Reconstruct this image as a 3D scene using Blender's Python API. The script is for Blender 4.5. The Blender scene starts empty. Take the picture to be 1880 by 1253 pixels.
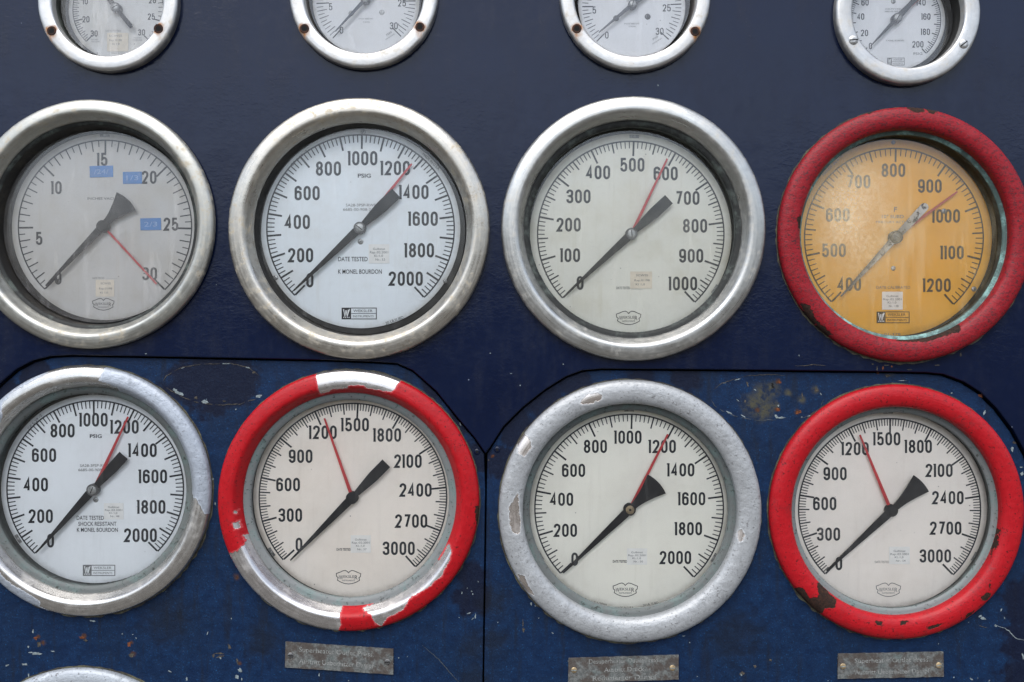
import bpy, math, random
from math import sin, cos, pi, radians, sqrt, atan2
from mathutils import Vector
import numpy as np

random.seed(7)
sc = bpy.context.scene
C = sc.collection

# ------------------------------------------------------------------ camera, light, exposure
# All plans below are in millimetre-like plan units: one unit = S metres on the panel face,
# x to the right, y down from the top of the plan; w = distance in front of the panel face.
S = 0.00055
CX, CY, D = 940.0, 626.5, 1696.0

cam_d = bpy.data.cameras.new('camera')
cam = bpy.data.objects.new('camera', cam_d)
C.objects.link(cam)
cam.location = (0, -D * S, 0)
cam.rotation_euler = (pi / 2, 0, 0)
cam_d.sensor_width = 36.0
cam_d.lens = 18.0 / (940.0 / D)
cam_d.clip_start = 0.01
cam_d.clip_end = 500
sc.camera = cam

SUN_EL, SUN_AZ = radians(56), radians(196)      # azimuth measured clockwise from +Y
world = bpy.data.worlds.new('World')
sc.world = world
world.use_nodes = True
wn = world.node_tree
wn.nodes.clear()
def wnode(t, **kw):
    n = wn.nodes.new(t)
    for k, v in kw.items():
        setattr(n, k, v)
    return n
sky = wnode('ShaderNodeTexSky', sky_type='NISHITA', sun_disc=False)
sky.sun_elevation = SUN_EL
sky.sun_rotation = SUN_AZ
sky.dust_density = 1.2
sky.ozone_density = 1.0
hs = wnode('ShaderNodeHueSaturation')
hs.inputs['Saturation'].default_value = 0.58     # overcast: the blue is mostly veiled
wn.links.new(sky.outputs[0], hs.inputs['Color'])
tc = wnode('ShaderNodeTexCoord')
sx = wnode('ShaderNodeSeparateXYZ')
wn.links.new(tc.outputs['Generated'], sx.inputs[0])
# dull ground and a tree line below the sky, brighter towards the upper sky
mr = wnode('ShaderNodeMapRange', interpolation_type='SMOOTHSTEP')
mr.inputs['From Min'].default_value = 0.03
mr.inputs['From Max'].default_value = 0.24
wn.links.new(sx.outputs['Z'], mr.inputs['Value'])
mixw = wnode('ShaderNodeMix', data_type='RGBA')
wn.links.new(mr.outputs[0], mixw.inputs['Factor'])
mixw.inputs[6].default_value = (.66, .63, .60, 1)
wn.links.new(hs.outputs[0], mixw.inputs[7])
bg = wnode('ShaderNodeBackground')
bg.inputs['Strength'].default_value = 0.15
wn.links.new(mixw.outputs[2], bg.inputs['Color'])
wo = wnode('ShaderNodeOutputWorld')
wn.links.new(bg.outputs[0], wo.inputs['Surface'])

sun_d = bpy.data.lights.new('sun', 'SUN')
sun_d.energy = 1.5
sun_d.angle = radians(60)
sun_d.color = (1.0, 0.965, 0.92)
sun = bpy.data.objects.new('sun', sun_d)
C.objects.link(sun)
sd = Vector((sin(SUN_AZ) * cos(SUN_EL), cos(SUN_AZ) * cos(SUN_EL), sin(SUN_EL)))
sun.rotation_euler = sd.to_track_quat('Z', 'Y').to_euler()
sun.location = sd * 5

vs = sc.view_settings
vs.view_transform = 'Standard'
vs.look = 'None'
vs.gamma = 1.0
vs.exposure = 1.46
sc.render.engine = 'CYCLES'

# ------------------------------------------------------------------ plan helpers
def unproj(px, py, w):
    k = (D - w) / D
    return ((px - CX) * k, (CY - py) * k)

class MB:
    def __init__(self):
        self.v = []; self.f = []; self.m = []; self.sm = []
    def add(self, vs_, fs, mat=0, smooth=False):
        o = len(self.v)
        self.v.extend(vs_)
        for f in fs:
            self.f.append([i + o for i in f]); self.m.append(mat); self.sm.append(smooth)
    def poly(self, pts, z, mat=0):
        a = sum(pts[i][0] * pts[(i + 1) % len(pts)][1] - pts[(i + 1) % len(pts)][0] * pts[i][1] for i in range(len(pts)))
        if a < 0: pts = pts[::-1]
        self.add([(p[0], p[1], z) for p in pts], [list(range(len(pts)))], mat)
    def prism(self, pts, z0, z1, mat=0, bevel=0.0):
        a = sum(pts[i][0] * pts[(i + 1) % len(pts)][1] - pts[(i + 1) % len(pts)][0] * pts[i][1] for i in range(len(pts)))
        if a < 0: pts = pts[::-1]
        n = len(pts)
        vs_ = [(p[0], p[1], z0) for p in pts] + [(p[0], p[1], z1) for p in pts]
        fs = [list(range(n - 1, -1, -1)), [n + i for i in range(n)]]
        for i in range(n):
            j = (i + 1) % n
            fs.append([i, j, n + j, n + i])
        self.add(vs_, fs, mat)
    def ribbon(self, path, width, z, mat=0, closed=False):
        n = len(path); L = []; R = []
        h = width / 2 if not callable(width) else None
        for i in range(n):
            if closed:
                a, b, c = path[i - 1], path[i], path[(i + 1) % n]
            else:
                a, b, c = path[max(i - 1, 0)], path[i], path[min(i + 1, n - 1)]
            d1 = Vector((b[0] - a[0], b[1] - a[1])); d2 = Vector((c[0] - b[0], c[1] - b[1]))
            if d1.length < 1e-6: d1 = d2.copy()
            if d2.length < 1e-6: d2 = d1.copy()
            d1.normalize(); d2.normalize()
            t = d1 + d2
            if t.length < 1e-6: t = d1
            t.normalize()
            nrm = Vector((-t.y, t.x))
            k = max(0.45, nrm.dot(Vector((-d1.y, d1.x))))
            hh = (width(i / (n - 1)) / 2 if h is None else h) / k
            L.append((b[0] + nrm.x * hh, b[1] + nrm.y * hh, z)); R.append((b[0] - nrm.x * hh, b[1] - nrm.y * hh, z))
        m = n if closed else n - 1
        fs = [[n + i, n + (i + 1) % n, (i + 1) % n, i] for i in range(m)]
        self.add(L + R, fs, mat)
    def lathe(self, prof, segs=96, c=(0, 0), mat=0, c1=None, smooth=True, sx_=1.0):
        vs_ = []; n = len(prof)
        z0, z1 = prof[0][1], prof[-1][1]
        for r, z in prof:
            cc = c
            for i in range(segs):
                a = 2 * pi * i / segs
                vs_.append((cc[0] + r * cos(a), cc[1] + r * sin(a), z))
        fs = []
        for k in range(n - 1):
            for i in range(segs):
                j = (i + 1) % segs
                fs.append([k * segs + i, k * segs + j, (k + 1) * segs + j, (k + 1) * segs + i])
        self.add(vs_, fs, mat, smooth)
    def disc(self, c, r, z, mat=0, segs=32):
        self.poly([(c[0] + r * cos(2 * pi * i / segs), c[1] + r * sin(2 * pi * i / segs)) for i in range(segs)], z, mat)
    def arc(self, c, r, a0, a1, width, z, mat=0, n=120):
        self.ribbon([(c[0] + r * cos(a0 + (a1 - a0) * i / n), c[1] + r * sin(a0 + (a1 - a0) * i / n)) for i in range(n + 1)], width, z, mat)
    def dome(self, c, r, z0, h, mat=0, segs=24):
        prof = [(r, z0)] + [(r * cos(t), z0 + h * 0.35 + h * 0.65 * sin(t)) for t in [0, .3, .6, .9, 1.2, 1.45]]
        self.lathe(prof, segs, c, mat)
        self.disc(c, prof[-1][0], prof[-1][1], mat, segs)
    def build(self, name, mats, parent=None):
        me = bpy.data.meshes.new(name)
        me.from_pydata([(x * S, y * S, z * S) for x, y, z in self.v], [], self.f)
        for m in (mats if isinstance(mats, (list, tuple)) else [mats]):
            me.materials.append(m)
        me.polygons.foreach_set('material_index', self.m)
        me.polygons.foreach_set('use_smooth', self.sm)
        me.update()
        o = bpy.data.objects.new(name, me)
        C.objects.link(o)
        if parent is not None: o.parent = parent
        return o

def root_empty(name, px, py, w, label, cat, group=None):
    o = bpy.data.objects.new(name, None)
    C.objects.link(o)
    x, y = unproj(px, py, w)
    o.location = (x * S, -w * S, y * S)
    o.rotation_euler = (pi / 2, 0, 0)
    o.empty_display_size = 0.02
    o['label'] = label; o['category'] = cat
    if group: o['group'] = group
    return o

# ------------------------------------------------------------------ lettering
_tc = {}
def text_geo(s, bold=0.0):
    key = (s, bold)
    if key in _tc: return _tc[key]
    cu = bpy.data.curves.new('lettering', 'FONT')
    cu.body = s; cu.resolution_u = 3; cu.offset = bold
    ob = bpy.data.objects.new('lettering', cu)
    C.objects.link(ob)
    dg = bpy.context.evaluated_depsgraph_get()
    dg.update()
    me = bpy.data.meshes.new_from_object(ob.evaluated_get(dg))
    vs_ = [(v.co.x, v.co.y) for v in me.vertices]
    fs = [list(p.vertices) for p in me.polygons]
    bpy.data.objects.remove(ob); bpy.data.curves.remove(cu); bpy.data.meshes.remove(me)
    x0 = min(v[0] for v in vs_); x1 = max(v[0] for v in vs_)
    _tc[key] = (vs_, fs, x0, x1)
    return _tc[key]

def text(mb, s, cx, cy, width, cap, z, rot=0.0, mat=0, bold=0.0):
    """string fitted to a width and a capital height, centred at (cx, cy)"""
    vs_, fs, x0, x1 = text_geo(s, bold)
    kx = width / (x1 - x0); ky = cap / 0.70
    ca, sa = cos(rot), sin(rot)
    out = []
    for x, y in vs_:
        X = (x - (x0 + x1) / 2) * kx; Y = y * ky - cap / 2
        out.append((cx + X * ca - Y * sa, cy + X * sa + Y * ca, z))
    mb.add(out, fs, mat)

def curve_pts(ctrl, n=5):
    """Catmull-Rom through control points; a point given as (x, y, 1) is a sharp corner"""
    out = []
    m = len(ctrl)
    for i in range(m - 1):
        p1, p2 = ctrl[i], ctrl[i + 1]
        p0 = ctrl[i - 1] if i > 0 and len(p1) == 2 else p1
        p3 = ctrl[i + 2] if i + 2 < m and len(p2) == 2 else p2
        if len(p1) == 3 and len(p2) == 3:
            out.append((p1[0], p1[1])); continue
        for k in range(n):
            t = k / n
            q = []
            for d in (0, 1):
                q.append(0.5 * (2 * p1[d] + (p2[d] - p0[d]) * t + (2 * p0[d] - 5 * p1[d] + 4 * p2[d] - p3[d]) * t * t + (3 * p1[d] - p0[d] - 3 * p2[d] + p3[d]) * t ** 3))
            out.append(tuple(q))
    out.append((ctrl[-1][0], ctrl[-1][1]))
    return out

def stadium(y0, y1, hx, n=8):
    """closed loop between y0 and y1 in unit cell, corners of half ellipse"""
    ry = min((y1 - y0) / 2, 0.27)
    pts = []
    for i in range(n + 1):
        a = pi * i / n
        pts.append((0.5 + hx * cos(a), y1 - ry + ry * sin(a)))
    for i in range(n + 1):
        a = pi + pi * i / n
        pts.append((0.5 + hx * cos(a), y0 + ry + ry * sin(a)))
    return pts

SIX = [(0.97, .76), (.93, .9), (.5, 1), (.07, .9), (0, .72), (0, .27), (.08, .08), (.5, 0), (.92, .08), (1, .27), (1, .36), (.92, .54), (.5, .61), (.1, .55), (.0, .45)]
GLYPH = {
    '0': [('c', stadium(0, 1, .5))],
    '2': [('o', curve_pts([(.0, .74), (.07, .91), (.5, 1), (.93, .9), (1, .74), (.88, .54), (.02, .0, 1), (1, 0, 1)]))],
    '3': [('o', curve_pts([(.0, .76), (.08, .92), (.5, 1), (.92, .92), (.98, .76), (.88, .58), (.45, .53, 1), (.9, .46), (1, .27), (.92, .08), (.5, 0), (.08, .08), (0, .25)]))],
    '4': [('o', [(.76, 0), (.76, 1), (0, .27), (1.02, .27)])],
    '5': [('o', curve_pts([(.95, 1, 1), (.08, 1, 1), (.05, .5, 1), (.3, .6), (.55, .63), (.92, .53), (1, .34), (.92, .08), (.5, 0), (.08, .08), (0, .24)]))],
    '6': [('o', curve_pts(SIX))],
    '7': [('o', [(0, 1), (1, 1), (.36, 0)])],
    '8': [('c', stadium(.53, 1, .46)), ('c', stadium(0, .53, .5))],
    '9': [('o', curve_pts([(1 - x, 1 - y) for x, y in SIX]))],
}
def number(mb, s, cx, cy, h, z, mat=0, dw=0.5, st=0.165, gap=0.12):
    ws = [st if ch == '1' else dw for ch in s]
    tot = (sum(ws) + gap * (len(s) - 1)) * h
    x = cx - tot / 2
    t = st * h
    for ch, w in zip(s, ws):
        if ch == '1':
            mb.add([(x, cy - h / 2, z), (x + t, cy - h / 2, z), (x + t, cy + h / 2, z), (x, cy + h / 2, z)], [[0, 1, 2, 3]], mat)
            mb.add([(x - .05 * h, cy + h * .40, z), (x, cy + h * .40, z), (x, cy + h / 2, z), (x - .03 * h, cy + h / 2, z)], [[0, 1, 2, 3]], mat)
        else:
            for q, (kind, pts) in enumerate(GLYPH[ch]):
                P = [(x + t / 2 + u * (w * h - t), cy - h / 2 + t / 2 + v * (h - t)) for u, v in pts]
                mb.ribbon(P, t, z + 0.04 * q, mat, closed=(kind == 'c'))
        x += (w + gap) * h

# ------------------------------------------------------------------ materials
def sRGB(r, g, b):
    f = lambda c: (c / 255 / 12.92) if c / 255 <= 0.04045 else ((c / 255 + 0.055) / 1.055) ** 2.4
    return (f(r), f(g), f(b), 1)

class Mat:
    def __init__(self, name):
        self.m = bpy.data.materials.new(name); self.m.use_nodes = True
        self.t = self.m.node_tree; self.t.nodes.clear()
        self.out = self.t.nodes.new('ShaderNodeOutputMaterial')
        self.co = None
    def n(self, t, **kw):
        nd = self.t.nodes.new(t)
        for k, v in kw.items(): setattr(nd, k, v)
        return nd
    def l(self, a, b): self.t.links.new(a, b)
    def coords(self, seed=0, stretch=(1, 1, 1)):
        tcn = self.n('ShaderNodeTexCoord')
        mp = self.n('ShaderNodeMapping')
        k = 1 / (100 * S)                                  # one texture unit = 100 plan units
        mp.inputs['Scale'].default_value = (k * stretch[0], k * stretch[1], k * stretch[2])
        mp.inputs['Location'].default_value = (seed * 7.13, seed * 3.71, seed * 1.37)
        self.l(tcn.outputs['Object'], mp.inputs['Vector'])
        return mp.outputs[0]
    def noise(self, v, scale, detail=4, rough=0.55, dist=0.0):
        nd = self.n('ShaderNodeTexNoise')
        nd.inputs['Scale'].default_value = scale; nd.inputs['Detail'].default_value = detail
        nd.inputs['Roughness'].default_value = rough; nd.inputs['Distortion'].default_value = dist
        self.l(v, nd.inputs['Vector'])
        return nd.outputs[0]
    def ramp(self, val, a, b, lo=0.0, hi=1.0, smooth=True):
        r = self.n('ShaderNodeMapRange')
        if smooth: r.interpolation_type = 'SMOOTHSTEP'
        r.inputs['From Min'].default_value = a; r.inputs['From Max'].default_value = b
        r.inputs['To Min'].default_value = lo; r.inputs['To Max'].default_value = hi
        self.l(val, r.inputs['Value'])
        return r.outputs[0]
    def math(self, op, a, b=None):
        nd = self.n('ShaderNodeMath', operation=op)
        for i, x in enumerate((a, b)):
            if x is None: continue
            if isinstance(x, (int, float)): nd.inputs[i].default_value = x
            else: self.l(x, nd.inputs[i])
        return nd.outputs[0]
    def mixc(self, fac, a, b):
        nd = self.n('ShaderNodeMix', data_type='RGBA')
        if isinstance(fac, (int, float)): nd.inputs[0].default_value = fac
        else: self.l(fac, nd.inputs[0])
        for i, x in ((6, a), (7, b)):
            if isinstance(x, tuple): nd.inputs[i].default_value = x if len(x) == 4 else (*x, 1)
            else: self.l(x, nd.inputs[i])
        return nd.outputs[2]
    def mixf(self, fac, a, b):
        nd = self.n('ShaderNodeMix', data_type='FLOAT')
        if isinstance(fac, (int, float)): nd.inputs[0].default_value = fac
        else: self.l(fac, nd.inputs[0])
        for i, x in ((2, a), (3, b)):
            if isinstance(x, (int, float)): nd.inputs[i].default_value = x
            else: self.l(x, nd.inputs[i])
        return nd.outputs[0]
    def polar(self, kr, ka):
        """vector running round the rim: (radius, angle) stretched for turned or brushed metal"""
        v = self.coords(0); sp = self.n('ShaderNodeSeparateXYZ'); self.l(v, sp.inputs[0])
        an = self.math('ARCTAN2', sp.outputs[1], sp.outputs[0])
        ra = self.math('SQRT', self.math('ADD', self.math('MULTIPLY', sp.outputs[0], sp.outputs[0]), self.math('MULTIPLY', sp.outputs[1], sp.outputs[1])))
        cb = self.n('ShaderNodeCombineXYZ')
        self.l(self.math('MULTIPLY', ra, kr), cb.inputs[0]); self.l(self.math('MULTIPLY', an, ka), cb.inputs[1])
        return cb.outputs[0]
    def attr(self, name):
        nd = self.n('ShaderNodeAttribute', attribute_name=name)
        return nd.outputs['Fac']
    def bump(self, h, strength=0.3, dist=1.0, prev=None):
        b = self.n('ShaderNodeBump')
        if isinstance(strength, (int, float)): b.inputs['Strength'].default_value = strength
        else: self.l(strength, b.inputs['Strength'])
        b.inputs['Distance'].default_value = dist * S
        self.l(h, b.inputs['Height'])
        if prev is not None: self.l(prev, b.inputs['Normal'])
        return b.outputs[0]
    def principled(self, color, rough, metal=0.0, normal=None, spec=0.5, coat=0.0, coat_rough=0.1):
        p = self.n('ShaderNodeBsdfPrincipled')
        for key, x in (('Base Color', color), ('Roughness', rough), ('Metallic', metal), ('Specular IOR Level', spec), ('Coat Weight', coat), ('Coat Roughness', coat_rough)):
            if isinstance(x, tuple): p.inputs[key].default_value = x if len(x) == 4 else (*x, 1)
            elif isinstance(x, (int, float)): p.inputs[key].default_value = x
            else: self.l(x, p.inputs[key])
        if normal is not None: self.l(normal, p.inputs['Normal'])
        self.l(p.outputs[0], self.out.inputs['Surface'])
        return p

def m_plain(name, col, rough=0.6, metal=0.0, var=0.15, spec=0.4, seed=1, scale=6):
    M = Mat(name); v = M.coords(seed)
    nz = M.noise(v, scale, 5)
    dark = tuple(c * (1 - var) for c in col[:3]); lite = tuple(min(1, c * (1 + var)) for c in col[:3])
    c = M.mixc(M.ramp(nz, .3, .7), dark, lite)
    M.principled(c, M.ramp(nz, .2, .8, rough - .08, rough + .08), metal, M.bump(M.noise(v, scale * 6, 2), .15, 0.6), spec)
    return M.m

def m_upper_paint():
    M = Mat('glossy_navy_paint'); v = M.coords(2)
    big = M.noise(v, .5, 3); fine = M.noise(v, 9, 3, .6); peel = M.noise(M.coords(4, (0.75, 1.25, 1)), 14, 2, .5, .5)
    c = M.mixc(M.ramp(big, .3, .7), (.0012, .0038, .0165), (.0018, .0050, .0195))
    c = M.mixc(M.ramp(fine, .62, .8, 0, .3), c, (.006, .010, .022))
    vo = M.n('ShaderNodeTexVoronoi'); vo.inputs['Scale'].default_value = 3.2
    M.l(v, vo.inputs['Vector'])
    speck = M.math('MULTIPLY', M.ramp(vo.outputs['Distance'], .035, .055, 1, 0), M.ramp(M.noise(v, 1.1, 2), .60, .66))
    c = M.mixc(speck, c, (.10, .12, .16))
    wipe = M.noise(M.coords(6, (1, .25, 1)), 3, 4, .6)
    c = M.mixc(M.ramp(wipe, .5, .75, 0, .5), c, (.0040, .0060, .0165))
    nb = M.bump(peel, M.ramp(M.noise(v, .8, 2), .35, .7, .05, .26), 1.3, M.bump(M.noise(v, 1.6, 2), .16, 5))
    M.principled(c, M.math('ADD', M.ramp(fine, .3, .75, .12, .20), M.ramp(wipe, .4, .7, 0, .10)), 0, nb, .22)
    return M.m

def spots(M, v, lst, soft=.25, wob=.25, seed=0):
    """sum of soft irregular stains; list of (x, y, r) in plan units of the object's own frame"""
    acc = None
    nz = M.noise(v, 5, 4)
    for x, y, r in lst:
        d = M.n('ShaderNodeVectorMath', operation='DISTANCE')
        M.l(v, d.inputs[0]); d.inputs[1].default_value = (x / 100, y / 100, 0)
        dd = M.math('ADD', d.outputs['Value'], M.math('MULTIPLY', M.math('SUBTRACT', nz, .5), r / 100 * wob * 6))
        s = M.ramp(dd, r / 100 * (1 - soft), r / 100 * (1 + soft), 1, 0)
        acc = s if acc is None else M.math('MAXIMUM', acc, s)
    return acc

def plan(px, py): return (px - CX, CY - py)

def m_door_paint():
    M = Mat('weathered_blue_paint'); v = M.coords(0)
    big = M.noise(v, .9, 4); mid = M.noise(v, 5, 5, .65); fine = M.noise(v, 22, 4, .7)
    streak = M.noise(M.coords(0, (1, 0.12, 1)), 6, 3)
    c = M.mixc(M.ramp(mid, .30, .70), (.0028, .0100, .031), (.0030, .0142, .044))
    c = M.mixc(M.ramp(big, .40, .66, 0, .75), c, (.0034, .0110, .030))
    c = M.mixc(M.ramp(fine, .55, .72, 0, .75), c, (.0048, .030, .085))
    c = M.mixc(M.math('MULTIPLY', M.ramp(M.noise(v, 34, 3, .6), .60, .70, 0, .9), M.ramp(mid, .42, .6)), c, (.008, .060, .150))
    c = M.mixc(M.ramp(fine, .30, .42, .6, 0), c, (0.0018, 0.0036, 0.0099))
    c = M.mixc(M.ramp(streak, .52, .72, 0, .55), c, (0.0054, 0.0077, 0.0135))
    # older dark navy repaint patches, ends of the doors and the lip along the top edges
    nav = [plan(385, 705) + (60,), plan(340, 705) + (42,), plan(430, 705) + (44,), plan(866, 1100) + (34,), plan(866, 1060) + (28,),
           plan(800, 705) + (28,), plan(850, 770) + (30,), plan(880, 840) + (30,), plan(950, 790) + (36,), plan(1000, 735) + (34,), plan(1055, 700) + (30,),
           plan(1885, 1110) + (42,), plan(1885, 1180) + (42,), plan(1885, 1250) + (42,), plan(920, 850) + (30,), plan(60, 690) + (32,), plan(15, 725) + (28,), plan(1260, 690) + (30,), plan(1180, 688) + (22,)]
    c = M.mixc(M.math('MULTIPLY', spots(M, v, nav, .22, .22), .85), c, M.mixc(M.ramp(fine, .4, .7), (0.0027, 0.0038, 0.0117), (0.0045, 0.0067, 0.0162)))
    dull = [plan(905, 1110) + (26,), plan(905, 1180) + (26,), plan(870, 1190) + (24,), plan(872, 1250) + (26,), plan(1160, 1200) + (18,), plan(300, 1140) + (40,), plan(1350, 1170) + (45,), plan(480, 1180) + (30,)]
    c = M.mixc(M.math('MULTIPLY', spots(M, v, dull, .7, .3), .5), c, (0.0059, 0.0072, 0.0090))
    olive = [plan(1386, 744) + (21,), plan(1402, 726) + (20,), plan(1408, 752) + (16,), plan(1420, 716) + (14,), plan(1425, 745) + (9,), plan(1400, 760) + (14,), plan(1450, 722) + (7,), plan(1475, 735) + (7,), plan(1640, 676) + (12,), plan(1500, 716) + (7,)]
    om = M.math('MULTIPLY', spots(M, v, olive, .6, .45), M.ramp(mid, .38, .58, .1, 1))
    c = M.mixc(M.math('MULTIPLY', om, .85), c, (.050, .046, .026))
    rust = [plan(1428, 753) + (3.7,), plan(1466, 757) + (5.0,), plan(1431, 701) + (4.3,), plan(1393, 754) + (3.7,), plan(1502, 717) + (2.5,), plan(904, 838) + (3.7,), plan(237, 1183) + (3.7,), plan(66, 1172) + (3.7,), plan(75, 1183) + (4.3,), plan(150, 1171) + (4.3,), plan(241, 1204) + (5.0,), plan(437, 1221) + (3.7,), plan(432, 1062) + (5.6,)]
    rm = spots(M, v, rust, .6, .4)
    c = M.mixc(M.math('MULTIPLY', rm, M.ramp(fine, .35, .6, .4, 1)), c, (.050, .022, .009))
    vo = M.n('ShaderNodeTexVoronoi'); vo.inputs['Scale'].default_value = 5.5
    M.l(v, vo.inputs['Vector'])
    speck = M.math('MULTIPLY', M.ramp(vo.outputs['Distance'], .04, .07, 1, 0), M.ramp(M.noise(v, 2.1, 3), .58, .66))
    c = M.mixc(speck, c, (.16, .22, .27))
    nb = M.bump(mid, .4, 2.5, M.bump(fine, .35, 1.2))
    M.principled(c, M.ramp(mid, .3, .7, .42, .6), 0, nb, .12)
    return M.m

def m_metal(name, tint=(.66, .64, .60), rough=.40, grime=.5, seed=1):
    M = Mat(name); v = M.coords(seed)
    _metal(M, v, tint, rough, grime)
    return M.m
def metal_layers(M, v, tint, rough, grime):
    n1 = M.noise(v, 1.6, 5, .6); n2 = M.noise(v, 7, 6, .7); n3 = M.noise(v, 30, 3, .6)
    c = M.mixc(M.ramp(n2, .3, .7), tuple(t * .80 for t in tint), tint)
    br = M.noise(M.polar(26, 2.2), 1.0, 4, .65)
    c = M.mixc(M.ramp(br, .35, .65, .38, 0), c, tuple(t * .62 for t in tint))
    stain = M.math('MULTIPLY', M.ramp(n2, .49, .64), M.ramp(n1, .40, .60))
    c = M.mixc(M.math('MULTIPLY', stain, grime), c, (.30, .26, .19))
    pits = M.math('MULTIPLY', M.ramp(n3, .66, .73), M.ramp(n2, .45, .6))
    c = M.mixc(M.math('MULTIPLY', pits, min(1, grime * 1.2)), c, (.10, .085, .065))
    rs = M.math('MULTIPLY', M.ramp(M.noise(v, 4.2, 6, .75), .56, .66), M.ramp(n3, .35, .6))
    c = M.mixc(M.math('MULTIPLY', rs, grime * .55), c, (.17, .125, .075))
    met = M.mixf(M.math('MULTIPLY', stain, grime), .88, .25)
    ro = M.math('ADD', M.math('ADD', M.ramp(n1, .3, .7, rough - .08, rough + .08), M.ramp(br, .3, .7, -.06, .08)), M.math('MULTIPLY', stain, .15))
    return c, met, ro, n2, n3
def _metal(M, v, tint, rough, grime):
    c, met, ro, n2, n3 = metal_layers(M, v, tint, rough, grime)
    M.principled(c, ro, met, M.bump(n2, .18, 1.0, M.bump(n3, .12, .5)), .5)

def m_worn_bezel(name, paint, tint=(.74, .72, .70), under=None, paint_rough=.38, speck=0.0, mottled=0.0, lumps=.2, seed=1, flake_metal=0.0):
    """paint over metal: attribute 'bare' is the distance (plan units) inside a peeled area, 'rust' likewise for rusted chips"""
    M = Mat(name); v = M.coords(seed)
    cm, met, ro, n2, n3 = metal_layers(M, v, tint, .27, .14)
    edge = M.math('MULTIPLY', M.math('SUBTRACT', M.noise(v, 14, 4, .6), .5), 9)
    bare = M.ramp(M.math('ADD', M.attr('bare'), edge), -.4, .4)
    lipv = M.math('SUBTRACT', M.ramp(M.math('ADD', M.attr('bare'), edge), -3.2, -1.0), bare)
    rust = M.ramp(M.math('ADD', M.attr('rust'), edge), -.5, .5)
    wear = M.ramp(M.noise(v, 5, 6, .72), .60, .70)
    p = M.mixc(M.ramp(n2, .3, .7), tuple(x * .86 for x in paint), paint)
    if mottled > 0:
        sm_ = M.noise(M.coords(seed, (1.0, 1.9, 1)), 19, 5, .72)
        p = M.mixc(M.ramp(sm_, .52, .60, 0, mottled * .9), p, (.034, .010, .012))
        p = M.mixc(M.ramp(M.noise(v, 3.2, 4), .5, .68, 0, .25 * mottled), p, tuple(min(1, x * 1.25 + .012) for x in paint))
    if speck > 0:
        p = M.mixc(M.math('MULTIPLY', M.ramp(M.noise(v, 20, 4, .7), .575, .63), M.math('MULTIPLY', M.ramp(n2, .38, .55), speck)), p, (.055, .05, .05) if min(paint) > .1 else tuple(x * .16 + .004 for x in paint))
    dirt = M.math('MULTIPLY', M.ramp(M.noise(v, 2.6, 6, .7), .50, .68), M.ramp(M.noise(v, 15, 4, .7), .40, .62))
    p = M.mixc(M.math('MULTIPLY', dirt, .55), p, tuple(x * .35 + .012 for x in paint))
    p = M.mixc(M.math('MULTIPLY', lipv, .35), p, tuple(min(1, x * 1.5 + .12) for x in paint))
    c = M.mixc(bare, p, cm)
    rc = M.mixc(M.ramp(n3, .35, .65), (.010, .006, .0045), (.028, .0125, .008))
    rc = M.mixc(M.ramp(n2, .62, .72, 0, .7), rc, (.075, .030, .013))
    c = M.mixc(rust, c, rc)
    mt = M.math('MULTIPLY', M.mixf(bare, flake_metal, met), M.math('SUBTRACT', 1, rust))
    rr = M.mixf(rust, M.mixf(bare, M.ramp(n2, .3, .7, paint_rough - .06, paint_rough + .08), ro), .85)
    hgt = M.math('SUBTRACT', 1, M.math('MAXIMUM', bare, rust))
    nb = M.bump(hgt, .8, 1.6, M.bump(M.noise(v, 8, 5, .62), M.mixf(bare, lumps, .05), 4.0, M.bump(n3, M.mixf(bare, .22, .05), .9)))
    nb = M.bump(M.noise(M.polar(34, 3.0), 1.0, 4, .6), M.mixf(bare, .22, .06), 1.4, nb)
    M.principled(c, rr, mt, nb, .18)
    return M.m

def m_flange(name, seed):
    """pale worn aluminium flange; attribute 'rust' = weight of soft rust runs below the screws"""
    M = Mat(name); v = M.coords(seed)
    cm, met, ro, n2, n3 = metal_layers(M, v, (.425, .422, .41), .42, .42)
    r = M.math('MULTIPLY', M.attr('rust'), M.ramp(M.noise(v, 12, 4), .25, .6, .35, 1))
    c = M.mixc(M.ramp(r, .05, .75), cm, (.24, .095, .018))
    M.principled(c, M.mixf(r, ro, .8), M.math('MULTIPLY', met, M.ramp(r, .05, .5, 1, 0)), M.bump(n2, .2, 1.2, M.bump(n3, .15, .6)), .5)
    return M.m

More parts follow.
